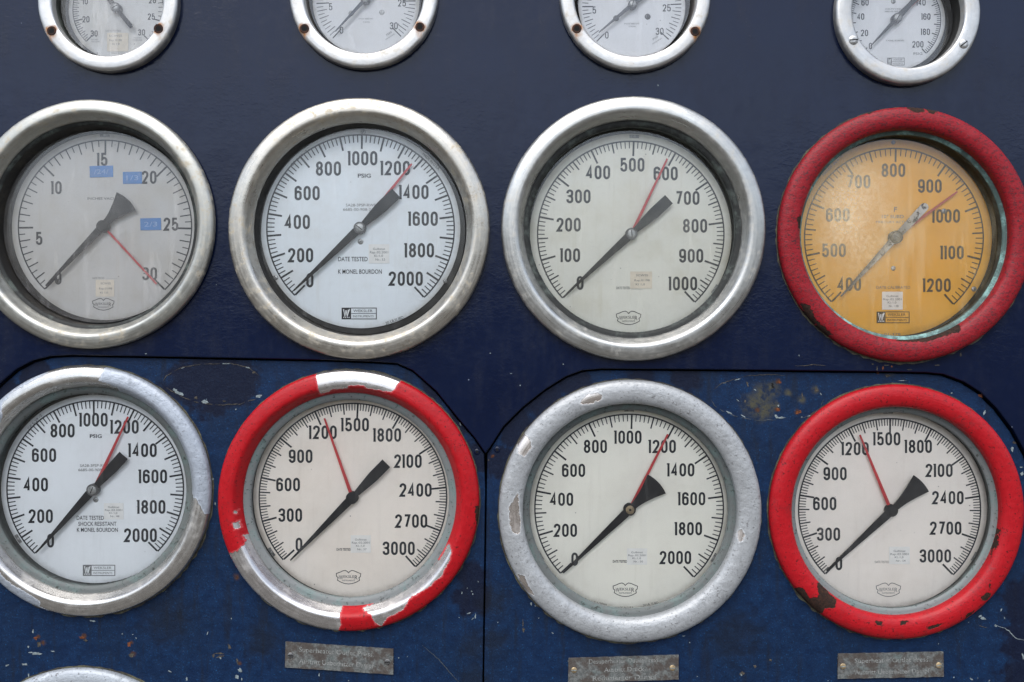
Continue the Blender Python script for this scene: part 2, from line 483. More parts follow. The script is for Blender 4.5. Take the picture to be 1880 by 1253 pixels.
def m_dial(name, col, age=.25, seed=1, tone=(.42, .36, .26), g=None):
    M = Mat(name); v = M.coords(seed)
    a = M.noise(v, 1.2, 5, .6); b = M.noise(v, 9, 5, .7)
    c = M.mixc(M.ramp(a, .42, .72, 0, age), col, tone)
    c = M.mixc(M.ramp(b, .58, .75, 0, age * .6), c, tuple(x * .72 for x in col))
    strk = M.noise(M.coords(seed, (1, .06, 1)), 7, 4, .6)
    c = M.mixc(M.ramp(strk, .56, .74, 0, age * .7), c, tone)
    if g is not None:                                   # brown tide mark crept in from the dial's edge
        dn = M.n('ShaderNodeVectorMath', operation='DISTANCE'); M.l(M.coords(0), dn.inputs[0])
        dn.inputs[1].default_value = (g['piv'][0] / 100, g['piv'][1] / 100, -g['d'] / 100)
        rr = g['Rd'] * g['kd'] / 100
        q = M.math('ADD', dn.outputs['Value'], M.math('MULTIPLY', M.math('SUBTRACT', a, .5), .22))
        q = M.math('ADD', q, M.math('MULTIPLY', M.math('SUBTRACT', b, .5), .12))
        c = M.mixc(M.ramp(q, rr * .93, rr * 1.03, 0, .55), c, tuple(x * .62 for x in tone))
    vo = M.n('ShaderNodeTexVoronoi'); vo.inputs['Scale'].default_value = 4.2
    M.l(v, vo.inputs['Vector'])
    sp = M.math('MULTIPLY', M.ramp(vo.outputs['Distance'], .04, .06, 1, 0), M.ramp(M.noise(v, 1.7, 2), .52, .6))
    c = M.mixc(M.math('MULTIPLY', sp, .75), c, (.12, .11, .10))
    M.principled(c, .55, 0, M.bump(b, .05, .5), .35)
    return M.m

def m_patina(name, base, green, amount=.5, seed=3, dark=.5):
    M = Mat(name); v = M.coords(seed)
    a = M.noise(v, 2.2, 5, .65); b = M.noise(v, 13, 5, .7)
    c = M.mixc(M.ramp(M.math('ADD', M.math('MULTIPLY', a, .6), M.math('MULTIPLY', b, .4)), .5 - .12 * amount, .62, 0, 1), base, green)
    c = M.mixc(M.math('MULTIPLY', M.ramp(b, .56, .66), dark), c, (.018, .016, .013))
    M.principled(c, .65, .15, M.bump(b, .35, 2), .3)
    return M.m

def m_glass(name, dust=.03, fog=None, fogcol=(.62, .62, .60), seed=1):
    """window pane: clear with a Fresnel reflection, plus a film of dust that scatters light"""
    M = Mat(name); v = M.coords(seed)
    tr = M.n('ShaderNodeBsdfTransparent'); tr.inputs[0].default_value = (.985, .99, .988, 1)
    gl = M.n('ShaderNodeBsdfGlossy'); gl.inputs['Roughness'].default_value = .06
    nb = M.bump(M.noise(v, 1.1, 2), .08, 4)
    M.l(nb, gl.inputs['Normal'])
    fr = M.n('ShaderNodeFresnel'); fr.inputs['IOR'].default_value = 1.5
    M.l(nb, fr.inputs['Normal'])
    m1 = M.n('ShaderNodeMixShader')
    M.l(M.math('MULTIPLY', fr.outputs[0], 1.2), m1.inputs[0]); M.l(tr.outputs[0], m1.inputs[1]); M.l(gl.outputs[0], m1.inputs[2])
    df = M.n('ShaderNodeBsdfDiffuse'); df.inputs['Color'].default_value = (*fogcol, 1)
    a = M.noise(v, 1.4, 5, .65); b = M.noise(v, 10, 5, .7)
    smear = M.noise(M.coords(seed + 3, (1, .12, 1)), 5, 4, .6)
    d = M.math('MULTIPLY', M.math('ADD', M.math('ADD', M.ramp(a, .3, .75, .35, 1.1), M.ramp(b, .5, .75, 0, .7)), M.ramp(smear, .52, .72, 0, 1.3)), dust)
    if fog:
        v0 = M.coords(0)
        for (x, y, r, k) in fog:
            dn = M.n('ShaderNodeVectorMath', operation='DISTANCE')
            M.l(v0, dn.inputs[0]); dn.inputs[1].default_value = (x / 100, y / 100, -.27)
            q = M.math('ADD', dn.outputs['Value'], M.math('MULTIPLY', M.math('SUBTRACT', a, .5), r / 100 * 1.2))
            drop = M.ramp(M.noise(v, 18, 3, .6), .40, .60, .70, 1.1)
            d = M.math('ADD', d, M.math('MULTIPLY', M.math('MULTIPLY', M.ramp(q, 0, r / 100, k, 0), drop), 1))
    m2 = M.n('ShaderNodeMixShader')
    M.l(d, m2.inputs[0]); M.l(m1.outputs[0], m2.inputs[1]); M.l(df.outputs[0], m2.inputs[2])
    M.l(m2.outputs[0], M.out.inputs['Surface'])
    return M.m

def m_peeling_pointer():
    M = Mat('peeling_white_on_dark_pointer'); v = M.coords(12)
    b = M.noise(v, 9, 5, .7); t = M.attr('flake')
    k = M.math('MULTIPLY', M.ramp(b, .40, .47), t)
    c = M.mixc(k, (.05, .05, .055), (.62, .62, .60))
    M.principled(c, .6, 0, M.bump(k, .6, 1.5), .3)
    return M.m

def m_nameplate():
    M = Mat('tarnished_nameplate_metal'); v = M.coords(5)
    a = M.noise(v, 4, 5, .65); b = M.noise(v, 20, 5, .75)
    c = M.mixc(M.ramp(b, .35, .65), (.065, .070, .068), (.150, .155, .148))
    c = M.mixc(M.ramp(a, .43, .56, 0, .75), c, (.042, .028, .021))
    c = M.mixc(M.math('MULTIPLY', M.ramp(b, .60, .70), M.ramp(a, .35, .5, 1, .2)), c, (.21, .23, .23))
    c = M.mixc(M.ramp(M.noise(v, 2.5, 3), .58, .75, 0, .5), c, (.09, .135, .13))
    M.principled(c, M.ramp(a, .4, .6, .45, .75), .35, M.bump(b, .3, 1.2), .4)
    return M.m

INK = m_plain('black_printing_ink', (.020, .023, .029), .6, 0, .2, .1)
INK_BROWN = m_plain('browned_printing_ink', (.085, .062, .035), .6, 0, .25, .1)
REDHAND_FADED = m_plain('faded_red_pointer_paint', (.42, .085, .065), .55, 0, .12, .2)
INK_WHITE = m_plain('white_printing_ink', (.78, .79, .79), .6, 0, .05, .2)
INK_SOFT = m_plain('faded_printing_ink', (.16, .16, .16), .6, 0, .2, .2)
BLACK = m_plain('matt_black_pointer_paint', (.007, .008, .011), .6, 0, .3, .10)
REDHAND = m_plain('red_pointer_paint', (.46, .022, .028), .5, 0, .12, .35)
STEEL = m_plain('grey_screw_steel', (.34, .34, .33), .45, .75, .35, .5, 3, 14)
DARKSTEEL = m_plain('dark_screw_steel', (.10, .10, .10), .45, .6, .4, .5, 3, 14)
CLIP = m_plain('dull_clip_steel', (.20, .20, .195), .5, .3, .4, .4, 3, 14)
BRASS = m_plain('dull_brass', (.28, .21, .12), .5, .6, .35, .5, 3, 14)
RUSTY = m_plain('rusted_screw', (.030, .013, .008), .85, 0, .7, .2, 4, 12)
SLOT = m_plain('dark_slot', (.008, .008, .008), .8, 0, .2, .1)
PAPER = m_plain('white_paper_label', (.80, .785, .75), .7, 0, .05, .2)
PAPER_TAN = m_plain('yellowed_paper_label', (.72, .64, .52), .7, 0, .08, .2)
TAPE = m_plain('blue_embossed_tape', (.025, .17, .46), .4, 0, .1, .4)
TAPE_TEXT = m_plain('pale_stretched_tape_lettering', (.22, .36, .60), .5, 0, .1, .3)
CASE = m_plain('dark_gauge_case', (.016, .016, .015), .7, 0, .3, .2)
CAVITY = m_plain('dark_cabinet_interior', (.010, .010, .012), .8, 0, .2, .1)
CHIP = m_plain('exposed_pale_primer', (.135, .16, .165), .7, 0, .35, .2, 6, 25)
RUSTCHIP = m_plain('rust_in_paint_chip', (.085, .027, .010), .85, 0, .6, .2, 6, 25)
BROWNCHIP = m_plain('brown_scar_in_paint', (.040, .035, .028), .8, 0, .6, .2, 6, 25)
SCRATCH = m_plain('dull_scratch_in_paint', (.035, .042, .050), .7, 0, .4, .2, 6, 25)
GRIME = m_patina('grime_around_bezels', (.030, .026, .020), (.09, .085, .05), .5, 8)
UPPER = m_upper_paint()
DOOR = m_door_paint()
PLATE = m_nameplate()
PLATE_TEXT = m_plain('engraved_lettering', (.185, .19, .18), .6, .3, .4, .3, 6, 25)

# ------------------------------------------------------------------ panel and doors
def poly2d(name, outer, holes, depth, mats, bevel=1.0):
    """flat sheet with holes cut in it; returns an object whose mesh lies in plan coordinates, front face at z = 0"""
    cu = bpy.data.curves.new(name, 'CURVE')
    cu.dimensions = '2D'; cu.fill_mode = 'BOTH'
    cu.extrude = depth / 2 * S - bevel * S; cu.bevel_depth = bevel * S; cu.bevel_resolution = 2; cu.offset = -bevel * S
    for ring in [outer] + holes:
        sp = cu.splines.new('POLY'); sp.points.add(len(ring) - 1); sp.use_cyclic_u = True
        for p, q in zip(sp.points, ring): p.co = (q[0] * S, q[1] * S, 0, 1)
    ob = bpy.data.objects.new(name, cu); C.objects.link(ob)
    dg = bpy.context.evaluated_depsgraph_get(); dg.update()
    me = bpy.data.meshes.new_from_object(ob.evaluated_get(dg))
    bpy.data.objects.remove(ob); bpy.data.curves.remove(cu)
    for v in me.vertices: v.co.z -= depth / 2 * S
    return me

def circle(c, r, n=72): return [(c[0] + r * cos(2 * pi * i / n), c[1] + r * sin(2 * pi * i / n)) for i in range(n)]

def offset_ring(pts, d):
    """move a closed ring outwards (counter-clockwise ring, positive d)"""
    out = []; n = len(pts)
    for i in range(n):
        a, b, c = Vector(pts[i - 1]), Vector(pts[i]), Vector(pts[(i + 1) % n])
        d1 = (b - a).normalized(); d2 = (c - b).normalized()
        n1 = Vector((d1.y, -d1.x)); n2 = Vector((d2.y, -d2.x))
        m = (n1 + n2)
        if m.length < .1: m = n1.copy()
        m.normalize()
        k = max(.5, m.dot(n1))
        out.append((b.x + m.x * d / k, b.y + m.y * d / k))
    return out
def ccw(p):
    a = sum(p[i][0] * p[(i + 1) % len(p)][1] - p[(i + 1) % len(p)][0] * p[i][1] for i in range(len(p)))
    return p if a > 0 else p[::-1]

DOOR_W = -9.0
left_seam = [(-66, 1700), (-66, 850), (-58, 800), (-42, 757), (-20, 727), (0, 706), (30, 680), (60, 664), (92, 656), (130, 654), (300, 657), (500, 661), (600, 663), (680, 666), (728, 669), (757, 682), (800, 720), (840, 770), (870, 805), (890, 834)]
right_seam = [(893, 834), (900, 824), (925, 785), (960, 750), (1000, 718), (1040, 693), (1070, 682), (1104, 679), (1250, 680), (1600, 684), (1700, 686), (1732, 689), (1770, 703), (1800, 722), (1830, 752), (1860, 792), (1884, 836), (1900, 885), (1905, 940), (1905, 1700)]
lseam = [unproj(x, y, 0) for x, y in left_seam]; rseam = [unproj(x, y, 0) for x, y in right_seam]
hole_union = ccw(lseam + rseam)
door_l = ccw(lseam + [unproj(892, 900, 0), unproj(890, 1050, 0), unproj(887, 1253, 0), unproj(885, 1700, 0)])
door_r = ccw([unproj(885, 1700, 0), unproj(887, 1253, 0), unproj(890, 1050, 0), unproj(892, 900, 0)] + rseam)

# gauge table: name -> bezel centre, outer radius, opening radius, pivot, arc radius, dial depth, scale start/end angles
G = {
 'G1': dict(c=(166, 412), Ro=229, Ri=192, p=(193, 417), R=159, Rd=171, d=48, a0=226, a1=-46.5),
 'G2': dict(c=(659, 420), Ro=240, Ri=197, p=(662, 420), R=172, Rd=183, d=46, a0=225.5, a1=-47.3),
 'G3': dict(c=(1163, 420), Ro=243, Ri=201, p=(1158, 431), R=171, Rd=185, d=44, a0=223, a1=-46.6),
 'G4': dict(c=(1662, 431), Ro=234, Ri=193, p=(1641, 437), R=164, Rd=180, d=46, a0=225.8, a1=-48.2),
 'G5': dict(c=(158, 902), Ro=230, Ri=191, p=(175, 898), R=162, Rd=173, d=36, a0=227, a1=-45),
 'G6': dict(c=(640, 919), Ro=240, Ri=197, p=(648, 913), R=172, Rd=183, d=34, a0=222, a1=-48.1),
 'G7': dict(c=(1157, 939), Ro=241.5, Ri=197, p=(1155, 934), R=173, Rd=183, d=34, a0=223.4, a1=-46.7),
 'G8': dict(c=(1646, 940), Ro=234, Ri=192, p=(1633, 936), R=167, Rd=180, d=36, a0=225, a1=-45.7),
 'G9': dict(c=(147, 1462), Ro=235, Ri=194, p=(160, 1445), R=166, Rd=178, d=36, a0=225, a1=-46),
 'T1': dict(c=(199, 3), Ro=129, Ri=101, p=(217, 18), R=83, Rd=91, d=28, a0=225, a1=-45),
 'T2': dict(c=(668, -10), Ro=136.5, Ri=108.5, p=(672, 3), R=91, Rd=98, d=24, a0=228, a1=-45),
 'T3': dict(c=(1166, -7), Ro=138.5, Ri=111.5, p=(1160, 12), R=91, Rd=98, d=24, a0=225, a1=-42),
 'T4': dict(c=(1666, 23), Ro=133, Ri=102, p=(1643, 37), R=84, Rd=92, d=40, a0=225, a1=-47),
}
for k, g in G.items():
    g['big'] = k[0] == 'G'
    g['w'] = DOOR_W if k in ('G5', 'G6', 'G7', 'G8', 'G9') else 0.0
    g['at'] = unproj(*g['c'], g['w'] + (8 if g['big'] else 12))     # where the bezel stands on the panel
    kk = (D - g['w'] - (8 if g['big'] else 12)) / D
    g['ro'] = g['Ro'] * kk; g['ri'] = g['Ri'] * kk
    kd = (D - g['w'] + g['d']) / D
    p = unproj(*g['p'], g['w'] - g['d'])
    g['piv'] = (p[0] - g['at'][0], p[1] - g['at'][1])
    g['kd'] = kd

class Sheet(MB): pass
def sheet(name, label, cat, me, w, mat_list, extra=None, group=None):
    """panel sheet object in the wall frame; extra = MB of marks belonging to the same mesh"""
    mb = MB()
    mb.v = [tuple(c / S for c in v.co) for v in me.vertices]
    mb.f = [list(p.vertices) for p in me.polygons]
    mb.m = [0] * len(mb.f); mb.sm = [False] * len(mb.f)
    bpy.data.meshes.remove(me)
    if extra: extra(mb)
    o = mb.build(name, mat_list)
    o.location = (0, -w * S, 0); o.rotation_euler = (pi / 2, 0, 0)
    o['label'] = label; o['category'] = cat
    if group: o['group'] = group
    return o

def jag(cx, cy, rx, ry, rot=0, n=14, j=.35):
    out = []
    for i in range(n):
        a = 2 * pi * i / n; k = 1 + random.uniform(-j, j)
        x, y = rx * k * cos(a), ry * k * sin(a)
        out.append((cx + x * cos(rot) - y * sin(rot), cy + x * sin(rot) + y * cos(rot)))
    return out
def chip(mb, px, py, rx, ry, rot=0, mat=1, w=DOOR_W, n=14, j=.4):
    x, y = unproj(px, py, w)
    rx, ry = rx * .85, ry * .85
    mb.poly(jag(x, y, rx, ry, radians(rot), n, j), .35 + random.random() * .2, mat)
def scratch(mb, pts, width, mat=1, w=DOOR_W, broken=.0):
    P = []
    for a, b in zip(pts[:-1], pts[1:]):
        m = max(2, int(math.dist(a, b) / 5))
        for i in range(m):
            t = i / m
            P.append((a[0] + (b[0] - a[0]) * t + random.uniform(-.8, .8), a[1] + (b[1] - a[1]) * t + random.uniform(-.8, .8)))
    P.append(pts[-1])
    seg = []
    for q in P + [None]:
        if q is None or (random.random() < broken and len(seg) > 2):
            if len(seg) > 2:
                ww = [width * random.uniform(.4, 1.3) for _ in range(4)]
                mb.ribbon([unproj(*s, w) for s in seg], lambda t: max(.3, width * (.3 + 1.1 * sin(pi * min(.97, max(.03, t))))), .45 + random.random() * .2, mat)
            seg = []
        if q is not None: seg.append(q)
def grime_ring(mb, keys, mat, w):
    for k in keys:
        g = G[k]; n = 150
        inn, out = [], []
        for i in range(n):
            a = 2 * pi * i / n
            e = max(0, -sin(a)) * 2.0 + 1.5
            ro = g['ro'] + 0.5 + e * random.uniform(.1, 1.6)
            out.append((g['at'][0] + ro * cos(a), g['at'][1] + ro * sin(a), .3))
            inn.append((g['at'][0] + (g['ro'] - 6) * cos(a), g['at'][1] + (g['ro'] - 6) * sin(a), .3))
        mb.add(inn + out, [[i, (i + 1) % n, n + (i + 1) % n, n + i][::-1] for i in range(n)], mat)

def hole_for(k): return circle(G[k]['at'], G[k]['ro'] - (14 if G[k]['big'] else 16))

up_outer = [(-1300, 1150), (1300, 1150), (1300, -1150), (-1300, -1150)]
up_me = poly2d('upper', up_outer, [offset_ring(hole_union, 1.7)] + [hole_for(k) for k in ('G1', 'G2', 'G3', 'G4', 'T1', 'T2', 'T3', 'T4')], 12, None, 2.2)
def upper_marks(mb):
    for px, py, rx, ry, m in [(1208, 157, 1.5, 2.2, 1), (900, 649, 1.6, 1, 1), (938, 686, 2.4, .8, 1), (955, 708, 1.3, 1.3, 1), (1034, 669, 1.4, 1.1, 1), (397, 523, 1, 1, 1), (268, 650, 1.6, 1.2, 1), (1467, 653, 1, 1.6, 1)]:
        chip(mb, px, py, rx, ry, 0, m, 0.0)
    for px, py, rx, ry, m in [(1602, 669, 3, 1.6, 3), (1621, 676, 1.6, 5, 2), (1637, 673, 2.4, 1.6, 2), (1628, 671, 5, 1.2, 3), (1722, 671, 5, 1.2, 3), (1670, 679, 4, 1.2, 3), (1610, 677, 1.2, 4, 3), (1764, 652, 2, 4, 3)]:
        chip(mb, px, py, rx, ry, 0, m, 0.0)
    scratch(mb, [(1460, 672), (1500, 670), (1516, 672)], .9, 3, 0.0)
    grime_ring(mb, ['G4'], 4, 0)
upper = sheet('control_panel', 'tall glossy dark navy steel panel behind the two upper rows of gauges', 'panel', up_me, 0, [UPPER, CHIP, RUSTCHIP, BROWNCHIP, GRIME], upper_marks)

dl_me = poly2d('door', offset_ring(door_l, -1.5), [hole_for(k) for k in ('G5', 'G6', 'G9')], 8, None, 1.6)
def left_marks(mb):
    for px, py, rx, ry, rot, m in [(330, 722, 11, 3.2, -18, 1), (322, 717, 5, 3, -30, 1), (375, 738, 8, 3.2, -12, 1), (360, 731, 4, 3, 0, 3), (475, 728, 6, 3.4, 20, 1), (466, 684, 4, 2, 20, 3), (433, 752, 1.4, 1.4, 0, 1),
        (335, 676, 4, 1, 20, 1), (415, 668, 9, 1, 0, 1), (455, 675, 5, 1.2, -15, 1), (412, 737, 4, 1.6, 0, 3),
        (66, 1200, 10, 3, 0, 1), (57, 1198, 5, 1.6, 0, 1), (97, 1196, 4, 1.3, 0, 1), (61, 1159, 2, 3.5, 0, 1), (52, 1188, 2, 2, 0, 1), (45, 1220, 6, 2.6, 0, 1), (13, 1222, 4, 1.6, 25, 1), (53, 1240, 1.6, 4, 0, 1),
        (66, 1172, 4, 4, 0, 2), (72, 1184, 4, 5, 20, 3), (152, 1171, 8, 2.6, -5, 2), (157, 1176, 4, 3, 0, 3), (237, 1183, 4.2, 4.4, 0, 2), (241, 1203, 5, 4, 0, 3), (169, 1140, 7, 1.6, -5, 1), (225, 1164, 1.8, .9, 0, 1), (244, 1165, 1.2, 1.2, 0, 1), (250, 1172, 1.2, 1.6, 0, 1),
        (404, 1206, 8, 2, 15, 3), (403, 1200, 11, 2, 0, 3), (392, 1204, 3, 3, 0, 3), (405, 1208, 2.4, 2.6, 0, 1), (421, 1187, 2.6, 6, 15, 3), (436, 1215, 2.2, 6, 10, 3), (441, 1231, 5, 4, -30, 1), (435, 1243, 4.6, 4, 0, 1), (444, 1247, 1.6, 3, 0, 1), (312, 1233, 4, 1.1, -25, 1), (343, 1247, 2, 4, 0, 1), (381, 1163, 1, 3.4, -20, 1), (425, 1136, 1, 1.6, 0, 1),
        (848, 1089, 1.6, 2.4, 0, 1), (866, 1086, 1.6, 1.6, 0, 1), (868, 1091, 1.6, 1.6, 0, 1), (858, 1080, 1, 1, 0, 1), (861, 1126, 4, 1.3, 20, 1), (873, 1131, 1.2, 6, -10, 1), (868, 1136, 3, .9, 40, 1), (843, 1134, .9, .9, 0, 1), (878, 1068, 1, 1.4, 0, 1),
        (434, 880, 1.5, 8, 5, 3), (395, 925, 1.4, 4, 0, 1), (391, 880, 2, 2, 0, 1), (837, 790, 2, 6, 30, 1), (845, 779, 1, 4, 30, 1), (586, 1239, 1.2, 4, -10, 1), (640, 1250, 1.4, 1.2, 0, 1), (732, 1208, 1.3, 1.1, 0, 1), (748, 1206, 1.1, 1.1, 0, 1)]:
        chip(mb, px, py, rx, ry, rot, m)
    scratch(mb, [(775, 1185), (805, 1210), (820, 1228), (840, 1250), (860, 1275)], 1.0, 5, broken=.1)
    scratch(mb, [(300, 700), (306, 690), (330, 676), (370, 669), (420, 667), (455, 674), (476, 690)], 1.0, 3, broken=.12)
    scratch(mb, [(306, 712), (330, 727), (360, 739), (400, 744), (440, 742), (470, 733)], 1.1, 3, broken=.1)
    grime_ring(mb, ['G5', 'G6', 'G9'], 4, DOOR_W)
door1 = sheet('access_door', 'lower left blue door with peeling paint, around the half red, half bare metal gauge', 'door', dl_me, DOOR_W, [DOOR, CHIP, RUSTCHIP, BROWNCHIP, GRIME, SCRATCH], left_marks, 'blue doors below the seam')

dr_me = poly2d('door', offset_ring(door_r, -1.5), [hole_for(k) for k in ('G7', 'G8')], 8, None, 1.6)
def right_marks(mb):
    for px, py, rx, ry, rot, m in [(1433, 767, 9, 1.8, 0, 1), (1425, 765, 3, 4, 20, 1), (1466, 757, 6, 3.2, 15, 2), (1428, 752, 4, 4, 0, 2), (1429, 745, 1.8, 2.4, 0, 1), (1372, 705, 2, 6, 15, 3), (1386, 716, 3, 1.2, -40, 1), (1418, 706, 2, 4, 0, 6), (1419, 711, 3, 2, 0, 6), (1473, 727, 1.3, 9, 10, 3), (1431, 702, 4, 3, 0, 2), (1500, 717, 2.6, 3, 0, 3), (1507, 724, 1, 3, 30, 1), (1484, 764, 4, 1.3, 15, 1), (1472, 766, 2, 1.2, 0, 1),
        (1337, 757, 7, 1.8, -25, 1), (1331, 703, 3, 1.2, 25, 1), (1354, 697, 6, .9, 15, 1), (1364, 764, 5, 1.2, -30, 1), (1354, 735, 4, .8, -40, 1), (1368, 737, 2, 3, 0, 3),
        (975, 1109, 2.2, 3.4, 15, 1), (983, 1113, 1.8, 1, -20, 1), (961, 1157, 3.2, 4, 0, 3), (960, 1145, .9, 8, 0, 3), (914, 1143, 1, 1, 0, 1), (989, 1135, 1, 1, 0, 1),
        (1805, 1136, 7, 2.8, -15, 1), (1799, 1132, 3.4, 1.8, 30, 1), (1828, 1149, 3.4, 2.6, -35, 1), (1778, 1143, 1.3, 1, 0, 1), (1723, 1182, 1, 1.2, 0, 1), (1751, 1244, 1.6, 1.6, 0, 1), (1783, 1247, 4, 1.3, -35, 1), (1816, 1250, 2, 1.2, 30, 1), (1795, 1245, 1, 1, 0, 1), (1878, 1205, 2, 7, 10, 1), (1838, 1120, 1.3, 4, -20, 1), (1844, 1135, 1.2, 3, 20, 1), (1807, 758, 1.8, 5, -30, 1), (1858, 825, 3, 5, 0, 1), (1862, 813, 4, 3, 0, 3), (1876, 870, 3, 4, 0, 1), (1875, 858, 4, 1.2, 0, 1), (1800, 727, 5, 3, -35, 2), (1747, 722, 2, 1.6, 0, 1), (1655, 699, 9, .6, 0, 1), (1630, 690, 5, 3, 0, 3), (1612, 686, 3, 3, 0, 2),
        (1255, 1168, 3, .9, 10, 1), (1266, 1180, 1.3, 1, 0, 1), (1280, 1242, 1.3, 1, 0, 1), (1362, 1237, 5, 4, 20, 3), (1386, 1224, 3, 3, 0, 3), (1415, 1212, 3, 2.4, 0, 3), (1361, 1239, 2, 3, 20, 1), (1015, 1163, 2.5, 1, -40, 1), (1043, 1214, .8, 1.3, 0, 1), (904, 838, 3.2, 3, 0, 2), (897, 845, 1.4, 2, 0, 3), (947, 1054, .9, 1.3, 0, 1)]:
        chip(mb, px, py, rx, ry, rot, m)
    scratch(mb, [(1828, 1149), (1845, 1154), (1852, 1158), (1862, 1170), (1868, 1173), (1885, 1176)], 1.1, 1)
    scratch(mb, [(1796, 1148), (1806, 1152), (1812, 1152)], .9, 3)
    scratch(mb, [(1306, 735), (1312, 746), (1330, 757), (1355, 766), (1390, 772), (1425, 771)], 1.1, 5, broken=.15)
    scratch(mb, [(1310, 716), (1325, 704), (1350, 696), (1370, 690), (1410, 688), (1440, 690)], .9, 3, broken=.1)
    scratch(mb, [(1470, 768), (1490, 763), (1505, 750), (1512, 735), (1505, 722)], .8, 5, broken=.2)
    grime_ring(mb, ['G7', 'G8'], 4, DOOR_W)
door2 = sheet('access_door', 'lower right blue door with an olive rubbed patch between a silver and a red gauge', 'door', dr_me, DOOR_W, [DOOR, CHIP, RUSTCHIP, BROWNCHIP, GRIME, SCRATCH, SLOT], right_marks, 'blue doors below the seam')

bk = MB(); bk.prism([(-1290, 1140), (1290, 1140), (1290, -1140), (-1290, -1140)], -125, -120)
back = bk.build('cabinet_back', CAVITY)
back.rotation_euler = (pi / 2, 0, 0)
back['label'] = 'dark cabinet back seen through the gap between panel and doors'; back['category'] = 'backing sheet'

def cross_screw(parent, px, py, r, w, head, z=0.0, slotted=False, rot=20, name='screw', h=2.6):
    """screw head lying in the parent's plan frame"""
    x, y = unproj(px, py, w)
    mb = MB(); mb.dome((x, y), r, z - 1, h, 0)
    top = z - 1 + h + .12
    for a in ((rot,) if slotted else (rot, rot + 90)):
        a = radians(a); L = r * (.85 if slotted else .55); t = r * .13
        d = (cos(a), sin(a)); n_ = (-d[1], d[0])
        mb.poly([(x + d[0] * L + n_[0] * t, y + d[1] * L + n_[1] * t), (x - d[0] * L + n_[0] * t, y - d[1] * L + n_[1] * t), (x - d[0] * L - n_[0] * t, y - d[1] * L - n_[1] * t), (x + d[0] * L - n_[0] * t, y + d[1] * L - n_[1] * t)], top + (0 if a < 1.5 else .03), 1)
    return mb.build(name, [head, SLOT], parent)
cross_screw(door1, 876, 830, 6, DOOR_W, UPPER, 0, rot=45)
cross_screw(door2, 913, 826, 6, DOOR_W, UPPER, 0, rot=50)

# ------------------------------------------------------------------ gauges
def poly_sd(pts, P):
    """signed distance (positive inside) of points P (n,2) to a polygon"""
    A = np.array(pts, float); B = np.roll(A, -1, 0)
    dmin = np.full(len(P), 1e9); inside = np.zeros(len(P), bool)
    for a, b in zip(A, B):
        ab = b - a; ap = P - a
        t = np.clip((ap @ ab) / max(1e-9, ab @ ab), 0, 1)
        dd = np.hypot(*(ap - t[:, None] * ab).T)
        dmin = np.minimum(dmin, dd)
        cond = ((a[1] > P[:, 1]) != (b[1] > P[:, 1])) & (P[:, 0] < (b[0] - a[0]) * (P[:, 1] - a[1]) / (b[1] - a[1] + 1e-12) + a[0])
        inside ^= cond
    return np.where(inside, dmin, -dmin)

def set_wear(o, g, bare=None, rust=None, paint=None, runs=None):
    me = o.data; n = len(me.vertices)
    co = np.zeros(n * 3); me.vertices.foreach_get('co', co)
    co = co.reshape(-1, 3) / S
    P = co[:, :2]; Z = co[:, 2]
    def local(poly):
        out = []
        for x, y in poly:
            u, v = unproj(x, y, g['w'] + 16)
            out.append((u - g['at'][0], v - g['at'][1]))
        return out
    def field(polys):
        f = np.full(n, -60.0)
        for q in polys: f = np.maximum(f, poly_sd(local(q), P))
        return f
    b = field(bare or [])
    if paint is not None: b = -field(paint)
    r = field(rust or [])
    if runs:
        r = np.zeros(n)
        for (x, y, rad) in runs:
            u, v = unproj(x, y, g['w'] + 16); u -= g['at'][0]; v -= g['at'][1]
            dx = P[:, 0] - u; dy = P[:, 1] - v
            ring = np.clip(1 - (np.hypot(dx, dy) - rad) / 5.5, 0, 1)
            drip = np.clip(1 - np.abs(dx) / (rad * .9), 0, 1) * np.clip(1 + (dy + 6) / (rad * 2.6), 0, 1) * (dy < 2)
            r = np.maximum(r, np.maximum(ring * .8, drip * 1.1))
    for nm, arr in (('bare', b), ('rust', r)):
        a = me.attributes.new(nm, 'FLOAT', 'POINT'); a.data.foreach_set('value', arr.astype(np.float32))

def big_bezel(root, g, mat, kind='cone', dent=0.0):
    ro, ri = g['ro'], g['ri']
    if kind == 'cone':          # flat sloping face with a rolled outer rim and an inner chamfer
        k = (ro - ri) / 43
        prof = [(ro - 4, -9), (ro - 4, .8), (ro - .6, 2.2), (ro, 5), (ro - .2, 8), (ro - 1.5, 11.5), (ro - 4 * k, 14.2), (ro - 8 * k, 16.0), (ro - 14 * k, 17.6), (ro - 20 * k, 18.6), (ro - 25 * k, 19.0), (ro - 28.5 * k, 18.4), (ro - 31 * k, 16.8), (ro - 33.5 * k, 14), (ro - 36 * k, 10), (ri + 4.5, 5.5), (ri + 2, 1.5), (ri + .6, -1.5), (ri, -4), (ri, -8)]
    else:                       # rounder roll
        prof = [(ro - 4, -9), (ro - 4, .8), (ro - .8, 1.6)]
        w = ro - ri
        for i in range(15):
            t = pi * (1 - i / 14)
            prof.append(((ro + ri) / 2 - (w / 2) * cos(t), 2 + 16.5 * max(0, sin(t)) ** .62))
        prof += [(ri + .5, -4), (ri + 1, -9)]
    mb = MB(); mb.lathe(prof, 720)
    return mb.build('bezel', mat, root)

